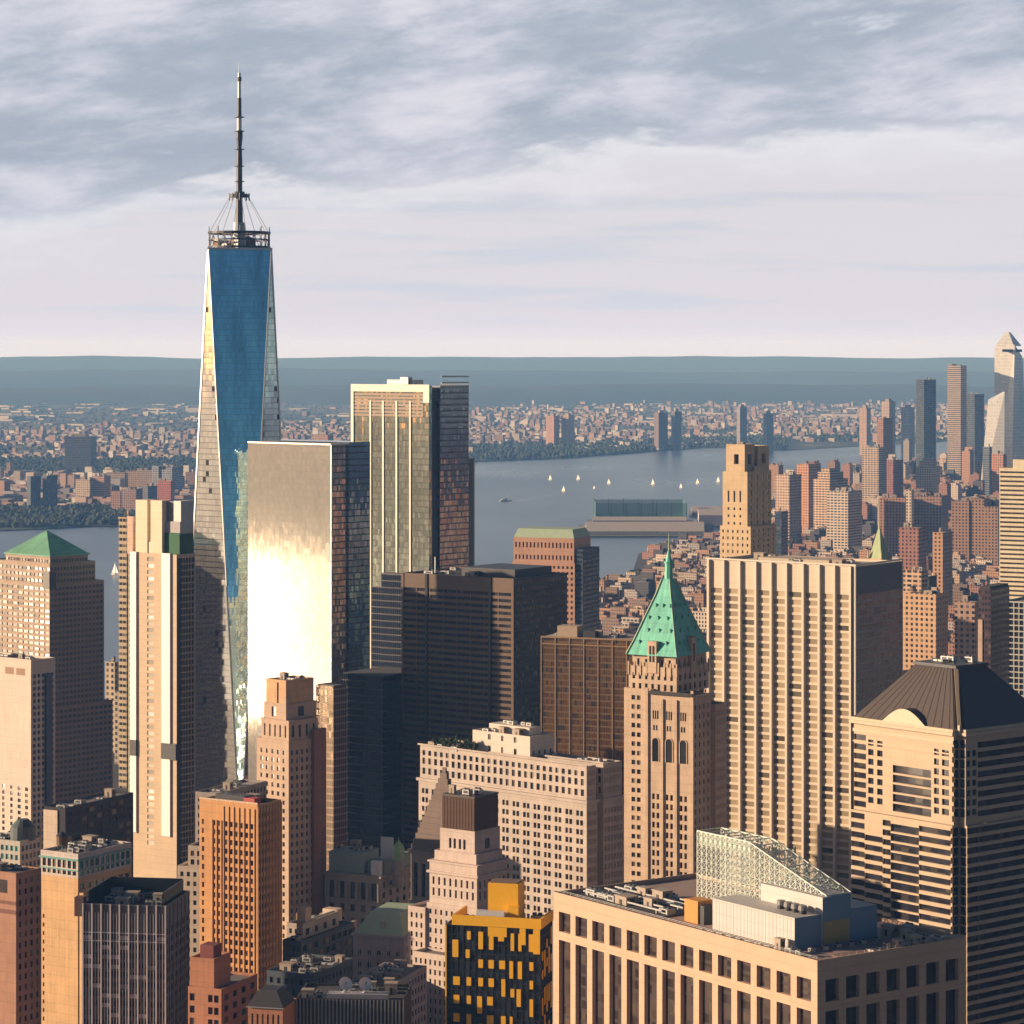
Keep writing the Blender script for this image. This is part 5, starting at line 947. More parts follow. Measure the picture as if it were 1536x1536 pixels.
L, R = b.L, b.R; b.block(-L, 0, 0, R, 0, b.z(838), S(nb=4, wf=.4, fh=4), S(nb=4, wf=.4, fh=4), [at_, at_], par=.5); mb = MB(); cx, cy = -L/2, R/2
mb.prism([(-L+.5, .5), (-.5, .5), (-.5, R-.5), (-L+.5, R-.5)], b.z(838)-.3, b.z(795), bottom=False, poly1=[(cx-.8, cy-.8), (cx+.8, cy-.8), (cx+.8, cy+.8), (cx-.8, cy+.8)]); mb.cyl(cx, cy, .7, b.z(795), b.z(779), r1=.1, n=6); b.add(mb, 'copper_roof', plain('gothic_green', (.42, .50, .28), .7))
for x, y in ((-L, 0), (0, 0), (0, R)): mb = MB(); mb.cyl(x, y, .9, b.z(838), b.z(826), r1=.1, n=6); b.add(mb, 'pinnacle', at_)
b.done()
b = B('apartment_tower', 'cream banded tower at the right frame edge above a dark gridded block', 'apartment tower', 1499, 1560, 1600, 2250, 30)
L, R = b.L, b.R; cbm = wall('cream_banded', (.66, .58, .42), .8, .1, (3, 3.6, 1, .4), pane=(.08, .07, .05)); zt = b.z(703); b.block(-L, 0, 0, R, 0, zt, S(cols=[(0.02, .98)], fh=3.6, hf=.42, d=.4, ms=0, mat=MATS['window_strip']), None, [cbm, cbm]); b.block(-L*.7, -2, 3, R-2, zt-.9, b.z(690), None, None, [cbm, cbm]); b.done()
b = B('office_building', 'dark block with a pale lattice grid at the right frame edge', 'office building', 1505, 1590, 1640, 1750, 30)
L, R = b.L, b.R; gdk = wall('grid_pale', (.46, .44, .40), .7, .1); b.block(-L, 0, 0, R, 0, b.z(905), S(bw=3.3, fh=3.6, wf=.82, hf=.8, d=.6, ms=.2, mt=.5, mat=MATS['window_dark']), None, [gdk, gdk]); b.done()
b = B('office_tower', 'narrow dark maroon slab standing against the pale lattice block', 'office tower', 1468, 1486, 1514, 1720, 30)
mar = wall('maroon', (.055, .025, .035), .5, .2, (2, 3.6, .7, .5)); b.part('wall', WP(mar), (-b.L, 0, 0, b.R, 0, b.z(884))); b.part('roof', MATS['roof_dark'], (-b.L+.5, -.5, .5, b.R-.5, b.z(884)+.02, b.z(884)+1.5)); b.part('light_strip', W_('maroon_edge', (.5, .36, .28)), (-b.L-.3, -b.L+2.5, -.5, -.02, 0, b.z(930))); b.done()
# plain towers and blocks one can pick out: (name, label, category, xl, xc, xr, Y, th, top row, wall colour, pattern, setback)
P1, P2, P3 = (5.2, 5.0, .48, .52), (6.5, 4.6, .72, .52), (3.4, 5.0, .88, .45)
LIST = [
 ('office_tower', 'dark slim glass tower, leftmost of the tall distant high-rises', 1374, 1386, 1404, 7350, 40, 570, (.06, .08, .10), P3, 0),
 ('office_tower', 'tall pale fluted tower with dark notched crown among distant high-rises', 1421, 1441, 1450, 7000, 30, 549, (.50, .40, .34), P3, 0),
 ('office_tower', 'blue-grey flat-topped slab close behind the pale fluted distant tower', 1449, 1462, 1476, 7250, 35, 592, (.10, .13, .17), P3, 0),
 ('office_tower', 'short blue glass tower at the foot of the white wedge tower', 1474, 1484, 1488, 6300, 35, 671, (.16, .19, .24), P3, 0),
 ('brick_building', 'orange brick slab standing below the white wedge tower', 1487, 1505, 1510, 6000, 35, 682, (.50, .24, .15), P1, 0),
 ('office_tower', 'brown tower with a blue shaded side beside the river, in front of the far shore', 1316, 1325, 1341, 6900, 38, 628, (.30, .17, .13), P1, 0),
 ('apartment_tower', 'cream gridded tower below the brown riverside tower', 1293, 1318, 1330, 6000, 30, 672, (.58, .45, .36), P2, 0),
 ('stone_tower', 'cream stepped old tower in front of the dark glass tower', 1374, 1398, 1410, 6000, 30, 688, (.60, .45, .31), P1, 1),
 ('brick_building', 'wine-red block beside the cream gridded tower', 1329, 1340, 1356, 6100, 35, 691, (.32, .13, .12), P1, 0),
 ('apartment_tower', 'tan and brown paired slab near the river, right of the buff deco tower', 1163, 1184, 1202, 5000, 38, 713, (.52, .37, .28), P1, 0),
 ('brick_building', 'orange brick slab by the river with bright left face', 1195, 1213, 1230, 5350, 35, 697, (.55, .28, .16), P1, 0),
 ('apartment_tower', 'cream and orange stepped slab by the river', 1220, 1245, 1272, 5200, 36, 704, (.60, .42, .30), P2, 1),
 ('apartment_tower', 'big pale grey slab block in front of the riverside slabs', 1240, 1272, 1293, 4700, 33, 738, (.60, .50, .42), P2, 0),
 ('office_building', 'navy glass box right of the buff deco tower', 1162, 1172, 1182, 4300, 30, 768, (.03, .05, .09), P3, 0),
 ('brick_building', 'long red-orange warehouse with a pale corner strip', 1318, 1358, 1366, 4750, 22, 748, (.46, .25, .17), P1, 0),
 ('brick_building', 'long red brick warehouse next to the pale strip', 1367, 1412, 1422, 4750, 22, 745, (.40, .24, .18), P1, 0),
 ('brick_building', 'wide orange loft block with a pale cornice near the cream banded tower', 1427, 1497, 1506, 4500, 18, 750, (.48, .29, .19), P1, 0),
 ('stone_tower', 'thin white slab standing between the red warehouses', 1359, 1367, 1371, 4650, 25, 736, (.66, .55, .46), P1, 0),
 ('brick_building', 'dark red square block behind the green gothic pyramid', 1348, 1378, 1390, 3700, 26, 793, (.36, .17, .13), P1, 0),
 ('brick_building', 'orange narrow block beside the dark red square block', 1399, 1414, 1432, 3600, 28, 800, (.52, .30, .17), P1, 0),
 ('brick_building', 'stepped orange stone block lit by the sun right of the cream slab tower', 1354, 1404, 1422, 2700, 34, 893, (.54, .34, .20), P1, 0),
 ('brick_building', 'orange loft with large dark windows just right of the cream slab tower', 1355, 1382, 1392, 2850, 34, 858, (.54, .36, .24), P2, 0),
 ('office_building', 'dark cube rising behind the stepped orange stone block', 1386, 1394, 1412, 2950, 30, 866, (.05, .045, .05), P1, 0),
 ('stone_building', 'pale stone loft left of the maroon slab', 1432, 1462, 1474, 2500, 28, 905, (.40, .26, .20), P1, 0),
 ('apartment_tower', 'pink tower, left of the pale pink pair on the far shore', 819, 831, 839, 10600, 30, 624, (.60, .36, .29), P1, 0),
 ('apartment_tower', 'pink tower, right of the pair on the far shore', 842, 853, 862, 10600, 30, 623, (.58, .38, .30), P1, 0),
 ('apartment_tower', 'purple-grey tower, left of the shaded pair on the far shore bluff', 981, 988, 1006, 10300, 40, 619, (.26, .19, .20), P1, 0),
 ('apartment_tower', 'purple-grey tower, right of the shaded pair on the far shore bluff', 1007, 1012, 1027, 10300, 40, 617, (.22, .18, .21), P1, 0),
 ('apartment_tower', 'grey slab with lit left edge above the buff deco tower on the far shore', 1105, 1110, 1131, 10000, 42, 610, (.32, .30, .32), P1, 0),
 ('apartment_tower', 'small blue-grey tower right of the grey slab on the far shore', 1145, 1150, 1169, 10000, 42, 620, (.28, .28, .31), P1, 0),
 ('apartment_tower', 'tan tower on the far shore behind the brown riverside tower', 1289, 1300, 1306, 9800, 30, 612, (.56, .38, .28), P1, 0),
 ('apartment_tower', 'taller tan tower on the far shore just above the brown riverside tower', 1322, 1334, 1343, 9600, 30, 602, (.56, .42, .33), P1, 0),
 ('apartment_tower', 'pale tower on the far shore left of the dark slim glass tower', 1352, 1363, 1372, 9600, 30, 611, (.58, .45, .38), P1, 0),
 ('office_building', 'wide dark grey-blue block standing alone above the tree belt at left', 97, 136, 145, 8400, 10, 655, (.12, .12, .15), P3, 0),
 ('apartment_tower', 'navy tower, left of the twin towers on the far shore at left', 40, 46, 61, 6300, 45, 715, (.09, .11, .15), P1, 0),
 ('apartment_tower', 'navy tower, right of the twin towers on the far shore at left', 64, 70, 86, 6300, 45, 714, (.09, .11, .15), P1, 0),
 ('apartment_tower', 'beige slab right of the navy twin towers on the far shore', 113, 135, 142, 6500, 25, 720, (.52, .42, .33), P1, 0),
 ('apartment_tower', 'long tan slab above the river on the far shore at left', 160, 230, 240, 7000, 14, 706, (.54, .38, .27), P1, 0),
 ('office_building', 'blue-grey and white block at the end of the long tan slab', 228, 258, 274, 6900, 24, 700, (.36, .36, .40), P2, 0),
 ('brick_building', 'bright red brick block on the far shore beside the tapered tower', 236, 256, 262, 6300, 22, 722, (.52, .17, .10), P1, 0),
 ('brick_building', 'pink-red brick slab between beige slab and long tan slab', 138, 156, 166, 6500, 24, 715, (.50, .28, .20), P1, 0),
 ('brick_building', 'brown brick tenement slab under the long tan slab', 166, 204, 214, 6200, 20, 734, (.42, .25, .18), P1, 0),
 ('apartment_tower', 'dark blue shaded block left of the red brick block on the far shore', 208, 222, 236, 6250, 34, 730, (.14, .14, .18), P1, 0),
 ('apartment_tower', 'small tan block above the mirror slab, far beyond the river', 470, 492, 500, 8600, 25, 652, (.50, .30, .20), P1, 0),
 ('office_building', 'beige waterfront block by the river at the foot of the copper-roofed tower', 158, 172, 182, 2450, 30, 995, (.48, .38, .28), P1, 0),
 ('apartment_tower', 'grey brown waterfront tower between copper-roofed tower and striped tower', 172, 184, 200, 2380, 34, 1040, (.34, .28, .22), P1, 0),
 ('apartment_tower', 'tan ribbed riverside tower peeking left of the slender striped tower', 178, 190, 200, 2250, 30, 778, (.46, .36, .24), P3, 0),
]
for nm, lab, xl, xc, xr, Y, th, top, colr, pat, stp in LIST:
    b = B(nm, lab, nm.replace('_', ' ') if nm != 'stone_building' else 'building', xl, xc, xr, Y, th)
    R_ = min(b.R, b.L*2.2+8); mname = 'hue_%d_%d_%d_%d' % (*(int(c*100) for c in colr), int(pat[0]*10))
    wm_ = WP(wall(mname, colr, .8, .1, pat)); zt = b.z(top); L = b.L; rl = random.Random(int(xl*7+top))
    far = Y > 8000; roofm = MATS[rl.choice(('roof_grey', 'roof_pale', 'roof_dark'))]
    def mass(x0, x1, y0, y1, z0, z1, nm_='wall'):
        mb = MB(); mb.box(x0, x1, y0, y1, z0, z1, 0, 1, bottom=False); o = b.add(mb, nm_, [wm_, roofm])
        if not far:                                  # coping round the roof, standing a little proud of the wall
            cp = MB(); cp.box(x0-.3, x1+.3, y0-.3, y0+.5, z1+.01, z1+1.1); cp.box(x1-.5, x1+.3, y0+.5, y1+.3, z1+.01, z1+1.1); b.add(cp, 'coping', wm_)
    if stp: mass(-L, 0, 0, R_, 0, zt*.86); mass(-L*.85, -L*.12, R_*.1, R_*.85, zt*.86+.02, zt*.95, 'upper_wall'); mass(-L*.7, -L*.25, R_*.2, R_*.7, zt*.95+.02, zt, 'upper_wall')
    elif L > 52 and not far:
        cuts = sorted([-L, -L*rl.uniform(.6, .7), -L*rl.uniform(.28, .38), 0])
        for k_, (x0, x1) in enumerate(zip(cuts, cuts[1:])): mass(x0, x1-.05, 0 if k_ != 1 else rl.uniform(0, 4), R_, 0, zt*(1, .9, .97)[(k_+int(xl)) % 3])
    else: mass(-L, 0, 0, R_, 0, zt)
    if not stp and not far:
        for k_ in range(2 if L < 30 else 4):
            kd = rl.choice(('air_handler', 'stair_bulkhead', 'water_tank', 'stair_bulkhead')); sx = rl.uniform(.14, .26)*min(L, 40); x, y = -L*rl.uniform(.15, .85), R_*rl.uniform(.2, .7); gear(b, kd, x, y, zt*(.999 if L <= 52 else .9), sx, sx*rl.uniform(.7, 1), rl.uniform(3.5, 7.5)+(0 if L <= 52 else zt*.08))
    elif not stp: mb = MB(); mb.box(-L*.7, -L*.25, R_*.25, R_*.7, zt, zt+8); b.add(mb, 'roof_bulkhead', MATS['bulkhead_buff'])
# faceted glass towers far to the right
def facet(label, pts0, z1s, top, mats, crown=None):
    cx = sum(p[0] for p in pts0)/len(pts0); cy = sum(p[1] for p in pts0)/len(pts0); rt = empty('glass_skyscraper', (cx, cy, 0)); tag(rt, label, 'skyscraper'); mb = MB(); n = len(pts0)
    for i in range(n): j = (i+1) % n; mb.face([(pts0[i][0]-cx, pts0[i][1]-cy, 0), (pts0[j][0]-cx, pts0[j][1]-cy, 0), (top[j][0]-cx, top[j][1]-cy, z1s[j]), (top[i][0]-cx, top[i][1]-cy, z1s[i])])
    mb.face([(top[i][0]-cx, top[i][1]-cy, z1s[i]) for i in range(n)]); mb.build('curtain_wall', mats, rt)
    return rt, cx, cy
fg = glass('far_glass', (.74, .72, .70), 6, 8, .12, .2, (.60, .58, .56), .35, .22, .03, pvar=.2)
def fp(px, Y, d=0): return ((px-CXP)/F*Y, Y+d)
Yk = 7000.0; zq = lambda py, Y=Yk: CH-(py-EYE)/F*Y
rt, cx, cy = facet('tallest distant glass tower with sloped crown and a jutting sky deck', [fp(1494, Yk, 30), fp(1517, Yk), fp(1546, Yk, 40), fp(1530, Yk, 95)], [zq(520), zq(517), zq(535), zq(520)], [fp(1495, Yk, 30), fp(1522, Yk), fp(1538, Yk, 40), fp(1522, Yk, 80)], fg)
mb = MB(); q = [fp(1495.5, Yk, 31), fp(1521, Yk, 2), fp(1537, Yk, 41), fp(1522, Yk, 78)]; tp = [fp(1512, Yk, 36), fp(1516, Yk, 30), fp(1520, Yk, 42), fp(1516, Yk, 50)]
mb.prism([(p[0]-cx, p[1]-cy) for p in q], zq(519), zq(498), bottom=False, poly1=[(p[0]-cx, p[1]-cy) for p in tp]); mb.build('sloped_crown', fg, rt)
mb = MB(); a_ = fp(1503, Yk, 2); c_ = fp(1535, Yk, 30); mb.prism([(a_[0]-cx, a_[1]-cy-14), (c_[0]-cx, c_[1]-cy-14), (c_[0]-cx, c_[1]-cy), (a_[0]-cx, a_[1]-cy)], zq(528), zq(524)); mb.build('sky_deck', MATS['metal_dark'], rt)
Yk2 = 6500.0; facet('white wedge-topped glass tower in front of the tallest distant tower', [fp(1470, Yk2, 20), fp(1506, Yk2), fp(1513, Yk2, 60), fp(1478, Yk2, 90)], [zq(607, Yk2), zq(588, Yk2), zq(588, Yk2), zq(600, Yk2)], [fp(1484, Yk2, 20), fp(1507, Yk2), fp(1511, Yk2, 55), fp(1490, Yk2, 70)], fg)
# ------------------------------------------------------------------ the low city blocks, each its own building
BC = {'red brick': (.33, .165, .12), 'brown brick': (.25, .165, .125), 'buff': (.50, .37, .265), 'pale grey': (.44, .39, .36), 'cream': (.58, .49, .41), 'orange brick': (.45, .26, .16), 'dark grey': (.085, .08, .09)}
BP = {'red brick': (3.6, 4.0, .45, .55), 'brown brick': (4.2, 4.2, .5, .55), 'buff': (3.2, 4.0, .5, .5), 'pale grey': (5.0, 4.2, .7, .5), 'cream': (3.8, 4.4, .5, .6), 'orange brick': (4.4, 4.6, .55, .6), 'dark grey': (2.6, 3.8, .85, .6)}
BM = {k: WP(wall('block_'+k.replace(' ', '_'), v, .85, .16, BP[k])) for k, v in BC.items()}
BW = [2.2, 2.6, 2.6, 2.4, 2.2, 2.0, 2.2]; rb_ = random.Random(99)
def clash(px, py, rr_):
    for nm, q in PLAN:
        xs = [p[0] for p in q]; ys = [p[1] for p in q]
        if min(xs)-rr_ < px < max(xs)+rr_ and min(ys)-rr_ < py < max(ys)+rr_: return True
    return False
cand = []; ga = rad(32); ca, sa = math.cos(ga), math.sin(ga)
for i in range(-130, 230):
    for j in range(-100, 330):
        if i % 5 == 4 or j % 3 == 2: continue
        u, v = i*30+rb_.uniform(-4, 4), j*30+rb_.uniform(-4, 4)
        x, y = u*ca+v*sa, 1750-u*sa+v*ca
        if y < 1750 or y > 8200: continue
        px = CXP+F*x/y
        if not -60 < px < 1620: continue
        if not inside((x, y), MAN) or not inside((x-20, y+20), MAN): continue
        if y < 3600 and px < 780 and y > 2150: continue
        if clash(x, y, 34): continue
        h = rb_.choice((12, 15, 18, 20, 24, 28, 34)) if y > 2600 else rb_.choice((25, 30, 40, 50, 60))
        if y > 5600: h = rb_.choice((16, 18, 22, 26, 34, 46, 60))
        if rb_.random() < .05 and px > 1000: h *= 1.9
        if px < 900: h = min(h, 20)
        if 880 < px < 1100 and y > 4000: h = min(h, 14)
        cand.append((x, y, rb_.uniform(17, 27), rb_.uniform(17, 27), h, px))
def block_mesh(mb, x, y, w_, d_, h, c=None, ct=None, ang=-ga):
    cc, ss = math.cos(ang), math.sin(ang); Q = lambda a, e: (x+a*cc-e*ss, y+a*ss+e*cc)
    def bx(a0, a1, e0, e1, z0, z1): mb.prism([Q(a0, e0), Q(a1, e0), Q(a1, e1), Q(a0, e1)], z0, z1, 0, 1, bottom=False, c=c, ct=ct)
    bx(-w_/2, w_/2, -d_/2, d_/2, 2, h)
    r = rb_.random()
    if r < .75: bx(-w_*.1, w_*.25, -d_*.3, d_*.1, h, h+4.5)
    if r > .5: bx(-w_*.4, -w_*.22, -d_*.1, d_*.3, h, h+3.2)
    if r > .35: bx(w_*.3, w_*.42, d_*.1, d_*.3, h, h+6.5); bx(-w_*.1, w_*.1, d_*.32, d_*.4, h, h+1.8)
    for q_ in range(3): a_, e_ = rb_.uniform(-.42, .3)*w_, rb_.uniform(-.45, .3)*d_; bx(a_, a_+rb_.uniform(1.5, 3.5), e_, e_+rb_.uniform(1.5, 3), h, h+rb_.uniform(1.2, 2.6))
    if r < .3: bx(-w_*.46, w_*.46, d_*.2, d_*.46, h, h+rb_.uniform(6, 14))
    return r
def zone(px, y):
    if px < 900: return 'by the river behind the bronze tower'
    if px < 1062: return 'in streets behind the spired tower'
    if px < 1300: return 'right of the buff deco tower' if y > 3300 else 'beyond the cream slab tower'
    if px < 1430: return 'right of the cream slab tower' if y < 4200 else 'below the distant high-rises'
    return 'left of the cream banded tower' if y < 4200 else 'below the white wedge tower'
seen = [c for c in cand if -10 < c[5] < 1546]
def topy(c): return EYE+F*(CH-c[4])/c[1]
seen.sort(key=lambda c: c[1])
vis = [c for c in seen if c[5] > 780 and c[1] > 2350]; pick = set(map(id, vis[:235])); stuff = MB(); nsep = 0
for c in cand:
    x, y, w_, d_, h, px = c; ck = rb_.choices(list(BC), BW)[0]
    if id(c) in pick:
        mb = MB(); r = block_mesh(mb, 0, 0, w_, d_, h); top_ = 'a penthouse floor' if r < .3 else ('two roof huts' if .5 < r < .75 else 'a roof hut')
        o = mb.build(rb_.choice(('city_building', 'city_building')), [BM[ck], MATS[rb_.choice(('roof_grey', 'roof_dark', 'roof_pale', 'roof_pale'))]], off=(x, y, 0))
        ht = 'low' if h < 20 else 'mid-rise' if h < 45 else 'tall'
        tag(o, f'{ht} {ck} building with {top_} {zone(px, y)}', 'building', f'{ht} {ck} buildings with {top_} {zone(px, y)}')
    else:
        f_ = rb_.uniform(.8, 1.2); cl = tuple(v*f_ for v in BC[ck]); block_mesh(stuff, x, y, w_, d_, h, cl, rb_.choice(((.2, .18, .17), (.07, .065, .065), (.42, .37, .33), (.36, .27, .22))))
tag(stuff.build('low_rise_blocks', [attr_mat('blocks_col', pat=(3.4, 3.8, .45, .5)), attr_mat('blocks_roof')]), kind='stuff')
# far shore: thousands of small houses and sheds, seen only as a speckle
fs = MB(); rf = random.Random(5); FC = [(.38, .25, .20), (.32, .19, .15), (.44, .36, .31), (.52, .48, .45), (.26, .18, .16), (.18, .15, .14), (.42, .29, .22), (.58, .54, .50)]
def scatter(px0, px1, py0, py1, n, w0, w1, h0, h1, pale=False, f=None):
    for _ in range(n):
        px, py = rf.uniform(px0, px1), rf.uniform(py0, py1)
        if f: 
            lo, hi = f(px)
            py = lo+(hi-lo)*rf.random()**.75
        x, y = gp(px, py)
        if not inside((x, y), NJ) or not inside((x, y-60), NJ): continue
        if mnoise.noise((x/420, y/900, 1.5)) < -.22 and not pale: continue
        sa_, ca_ = math.sin(rad(-32)), math.cos(rad(-32)); q_ = -x*sa_+y*ca_; q2 = round(q_/58)*58+rf.uniform(-9, 9); x, y = x-(q2-q_)*sa_, y+(q2-q_)*ca_
        w_, d_, h = rf.uniform(w0, w1), rf.uniform(w0, w1), rf.uniform(h0, h1) if rf.random() < .93 else h1*1.8
        c = rf.choice(FC[3:4]+FC[7:] if pale else FC); k = rf.uniform(.75, 1.2); c = tuple(v*k for v in c); a = rad(rf.choice((-32, -32, -32, -20)))
        cc, ss = math.cos(a), math.sin(a); Q = lambda p, q: (x+p*cc-q*ss, y+p*ss+q*cc)
        fs.prism([Q(-w_/2, -d_/2), Q(w_/2, -d_/2), Q(w_/2, d_/2), Q(-w_/2, d_/2)], 2, h, bottom=False, c=c, ct=rf.choice(((.38, .34, .31), (.2, .18, .18), (.30, .24, .22), (.48, .44, .41))))
scatter(690, 1640, 0, 0, 4300, 11, 30, 8, 19, f=lambda px: (598+max(0, (1150-px))*.028, 668-max(0, px-700)*.022))
scatter(-120, 560, 640, 690, 2600, 11, 30, 8, 17); scatter(-120, 420, 716, 762, 900, 12, 34, 9, 24); scatter(420, 720, 640, 690, 500, 11, 30, 8, 17)
scatter(-120, 1640, 582, 640, 600, 14, 50, 6, 14); scatter(-120, 1640, 592, 640, 260, 30, 170, 6, 12, True); scatter(840, 1110, 656, 676, 260, 12, 40, 6, 14, True); scatter(1180, 1640, 645, 664, 300, 14, 40, 8, 20)
tag(fs.build('far_shore_houses', attr_mat('far_col', pat=(4, 4, .4, .4))), kind='stuff')
# woods and tree belts beyond the river
tw = MB(); m, g, b_ = newmat('woods'); geo = g.n('ShaderNodeNewGeometry').outputs['Position']; g.put(b_.inputs['Base Color'], g.mix(g.noise(geo, .03, 4.0, .6), (.018, .032, .016), (.06, .075, .03))); b_.inputs['Roughness'].default_value = .9; woods = m
def trees(n, f, px0, px1, h0=9, h1=16, land=NJ):
    for _ in range(n):
        px = rf.uniform(px0, px1); lo, hi = f(px); x, y = gp(px, rf.uniform(lo, hi))
        if not inside((x, y-20), land): continue
        r, h = rf.uniform(5, 11), rf.uniform(h0, h1); k = rf.uniform(0, 6.28)
        ring = [(x+r*rf.uniform(.7, 1.1)*math.cos(k+i*1.2566), y+r*rf.uniform(.7, 1.1)*math.sin(k+i*1.2566), h*rf.uniform(.45, .7)) for i in range(5)]; t = (x+rf.uniform(-2, 2), y, h); low = [(p[0]*.5+x*.5, p[1]*.5+y*.5, 1.5) for p in ring]
        for i in range(5): j = (i+1) % 5; tw.face([ring[i], ring[j], t]); tw.face([low[i], low[j], ring[j], ring[i]])
trees(2600, lambda p: (690, 716), -120, 330); trees(1700, lambda p: (757, 793), -120, 330); trees(3200, lambda p: (672-max(0, p-720)*.035, 693-max(0, p-720)*.03), 640, 1180, 12, 24)
trees(1500, lambda p: (650, 663), 1150, 1640); trees(3800, lambda p: (590, 668-max(0, p-700)*.02), 640, 1640); trees(2200, lambda p: (600, 690), -120, 640); trees(700, lambda p: (676, 688), 900, 1160); trees(160, lambda p: (862, 880), 905, 990, 8, 14, MAN)
tag(tw.build('woodland', woods), kind='stuff')
# ------------------------------------------------------------------ piers on the near shore
def pier(label, px0, px1, py0, py1, h, colr, extra=None):
    q = [gp(px0, py1), gp(px1, py1), gp(px1, py0), gp(px0, py0)]; cx, cy = q[0]; rt = empty('pier_shed', (cx, cy, 0)); tag(rt, label, 'pier building'); mb = MB()
    P_ = [(p[0]-cx, p[1]-cy) for p in q]; mb.prism([(p[0]*1.0-0, p[1]) for p in P_], .4, 2.6); mb.build('deck', MATS['roof_grey'], rt); k = .06
    sx = P_[1][0]; sy = P_[2][1]; ins = [(sx*k, sy*k), (sx*(1-k), sy*k), (sx*(1-k)+(P_[2][0]-P_[1][0])*.8, sy*(1-k)), (sx*k+(P_[3][0])*.8, sy*(1-k))]
    mb = MB(); mb.prism(ins, 2.65, h, 0, 1); mb.build('shed', [wall('shed_'+str(int(h*10)), colr, .8, .1, (8, h*.5, .7, .5)), MATS['roof_pale']], rt); return rt, P_
pier('long low pale pier shed by the river, below the green netted range', 868, 1070, 789, 806, 10, (.60, .54, .40)); pier('pinkish white shed at the landward end of the pier', 1046, 1096, 776, 790, 22, (.60, .53, .50))
pier('low dark pier deck with flat brown roofs right of the netted range', 1034, 1102, 765, 776, 9, (.26, .20, .20)); pier('thin green-roofed pier shed behind the pale pier shed', 880, 1040, 781, 788, 9, (.20, .32, .24))
q0, q1 = gp(894, 779), gp(1030, 779); nr = empty('netted_range', (*q0, 0)); tag(nr, 'driving range fenced with tall translucent green netting on a pier', 'sports netting'); W2 = q1[0]-q0[0]; D2 = 150.0; mb = MB(); mb.box(0, W2, 0, D2, .5, 3); mb.build('deck', plain('turf_green', (.10, .22, .12), .9), nr)
m, g, b_ = newmat('netting'); g.put(b_.inputs['Base Color'], (.06, .20, .14)); b_.inputs['Alpha'].default_value = .62; mb = MB()
for x0, y0, x1, y1 in ((0, 0, W2, 0), (W2, 0, W2, D2), (W2, D2, 0, D2), (0, D2, 0, 0)): mb.face([(x0, y0, 3), (x1, y1, 3), (x1, y1, 34), (x0, y0, 34)])
mb.build('netting', m, nr)
for i in range(7):
    for y0 in (0, D2): mb = MB(); x0 = W2*i/6; mb.cyl(x0, y0, .7, 2, 37, n=6); mb.build('post', MATS['metal_dark'], nr)
# ------------------------------------------------------------------ boats
def boat(px, py, label, h=17.0, rz=0.4):
    x, y = gp(px, py); rt = empty('sailboat', (x, y, .05), rz); tag(rt, label, 'sailboat', 'sailboats on the river'); s = h/15
    mb = MB(); pl = [(-6*s, 0), (-5.4*s, -1.5*s), (2*s, -1.9*s), (6.5*s, 0), (2*s, 1.9*s), (-5.4*s, 1.5*s)]; mb.prism([(p[0]*.86, p[1]*.6) for p in pl], -.04, 1.3*s, poly1=pl); mb.box(-3*s, 1*s, -.9*s, .9*s, 1.3*s, 2.0*s); mb.build('hull', MATS['white_metal'], rt)
    mb = MB(); mb.cyl(.6*s, 0, .16*s, 1.3*s, h+1, n=6); mb.bar((.6*s, 0, 2.4*s), (-5*s, .6*s, 2.4*s), .2*s); mb.build('mast', MATS['metal_light'], rt)
    sm_ = plain('sail_white', (.86, .85, .84), .7, var=.03); mb = MB(); N = 6
    for i in range(N):
        t0, t1 = i/N, (i+1)/N; w = lambda t: (.3*s-5.2*s*(1-t), .9*s*math.sin(math.pi*t)*.8+.3*s)
        mb.face([(.4*s, 0, 2.6*s+(h-2.6*s)*t0), (w(t0)[0], w(t0)[1], 2.6*s+(h-2.6*s)*t0), (w(t1)[0], w(t1)[1], 2.6*s+(h-2.6*s)*t1), (.4*s, 0, 2.6*s+(h-2.6*s)*t1)]); mb.face([(.5*s+5.4*s*(1-t0), .05, 2*s+(h*.86-2*s)*t0), (.75*s, .4, 2*s+(h*.86-2*s)*t0), (.75*s, .4, 2*s+(h*.86-2*s)*t1), (.5*s+5.4*s*(1-t1), .05, 2*s+(h*.86-2*s)*t1)])
    mb.build('sail', sm_, rt)
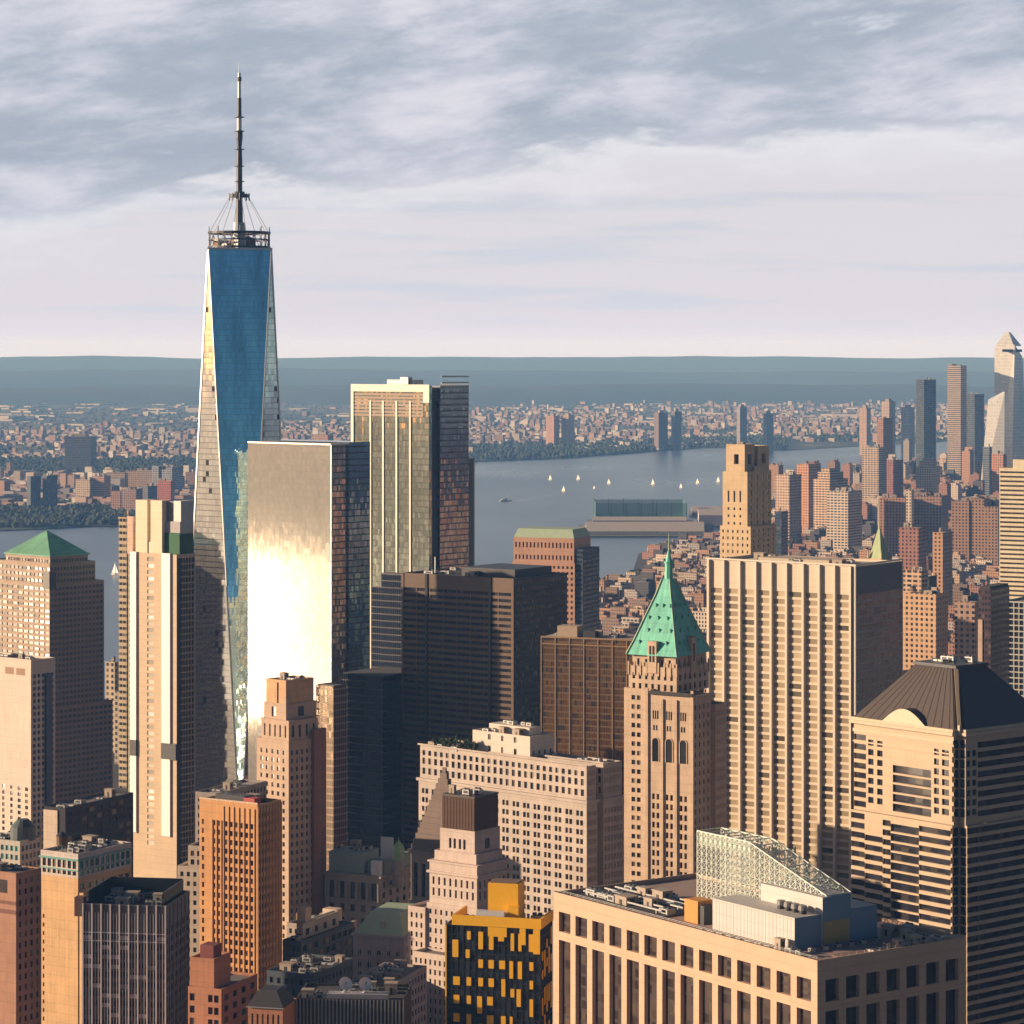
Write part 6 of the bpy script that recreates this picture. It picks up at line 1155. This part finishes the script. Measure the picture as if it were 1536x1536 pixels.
for i, (px, py, lab, h) in enumerate(((825, 720, 'leftmost white sailboat in the upper row on the river', 15), (867, 720, 'white sailboat second from left in the upper row on the river', 15), (845, 737, 'white sailboat lowest of the left three, at the end of the pale wake', 17), (913, 726, 'white sailboat halfway between the left three and the right pair', 14), (979, 727, 'white sailboat left of the pair below the buff tower side', 15), (1021, 732, 'white sailboat right and lower of the pair nearest mid-river', 14), (1046, 726, 'faint small sailboat just left of the buff deco tower', 14), (1077, 723, 'sailboat almost touching the buff deco tower', 16), (891, 733, 'tiny faint sailboat left of the middle sailboat', 9), (172, 862, 'lone white sailboat between the copper-roofed tower and the striped tower', 18))): boat(px, py, lab, h*1.12, -.85+.22*math.sin(i*2.3))
x, y = gp(758, 752); rt = empty('motor_launch', (x, y, .05), .25); tag(rt, 'white motor launch at the head of a thin wake on the river', 'motorboat'); mb = MB(); mb.prism([(-13, -2.6), (9, -3), (16, 0), (9, 3), (-13, 2.6)], -.04, 3); mb.build('hull', MATS['white_metal'], rt); mb = MB(); mb.box(-8, 4, -2, 2, 3.02, 5.6); mb.box(-2, 3, -1.6, 1.6, 5.62, 7.6); mb.build('cabin', MATS['white_metal'], rt)
mb = MB(); pts = [(762, 752), (785, 750.5), (800, 746), (822, 743.5), (845, 740)]
for (a0, b0), (a1, b1) in zip(pts, pts[1:]): k0, k1 = (.7 if a0 < 786 else .35), (.7 if a1 < 786 else .35); mb.face([(*gp(a0, b0+k0), .06), (*gp(a1, b1+k1), .06), (*gp(a1, b1-k1), .06), (*gp(a0, b0-k0), .06)])
tag(mb.build('wake', plain('foam', (.42, .46, .50), .8)), kind='structure')
# city beyond the picture's edges and behind the camera (only ever seen in the glass)
ob = MB(); ro = random.Random(77)
for _ in range(900):
    x, y = ro.uniform(-450, 2600), ro.uniform(-900, 3000)
    if abs(x) < .186*y+52 and y > 0: continue
    if clash(x, y, 42): continue
    if x < -60 and y > -200: continue
    if abs(x) < 120 and abs(y) < 160: continue
    if not inside((x, y), MAN): continue
    h = ro.choice((30, 40, 60, 80, 110, 150)); w_ = ro.uniform(18, 34); c = tuple(v*ro.uniform(.7, 1.1) for v in ro.choice(FC)); 
    a = rad(-40); cc, ss = math.cos(a), math.sin(a); Q = lambda p, q: (x+p*cc-q*ss, y+p*ss+q*cc); ob.prism([Q(-w_, -w_*.7), Q(w_, -w_*.7), Q(w_, w_*.7), Q(-w_, w_*.7)], 2, h, 0, 1, bottom=False, c=c, ct=(.25, .22, .2))
tag(ob.build('outlying_blocks', [MATS['blocks_col'], MATS['blocks_roof']]), kind='stuff')
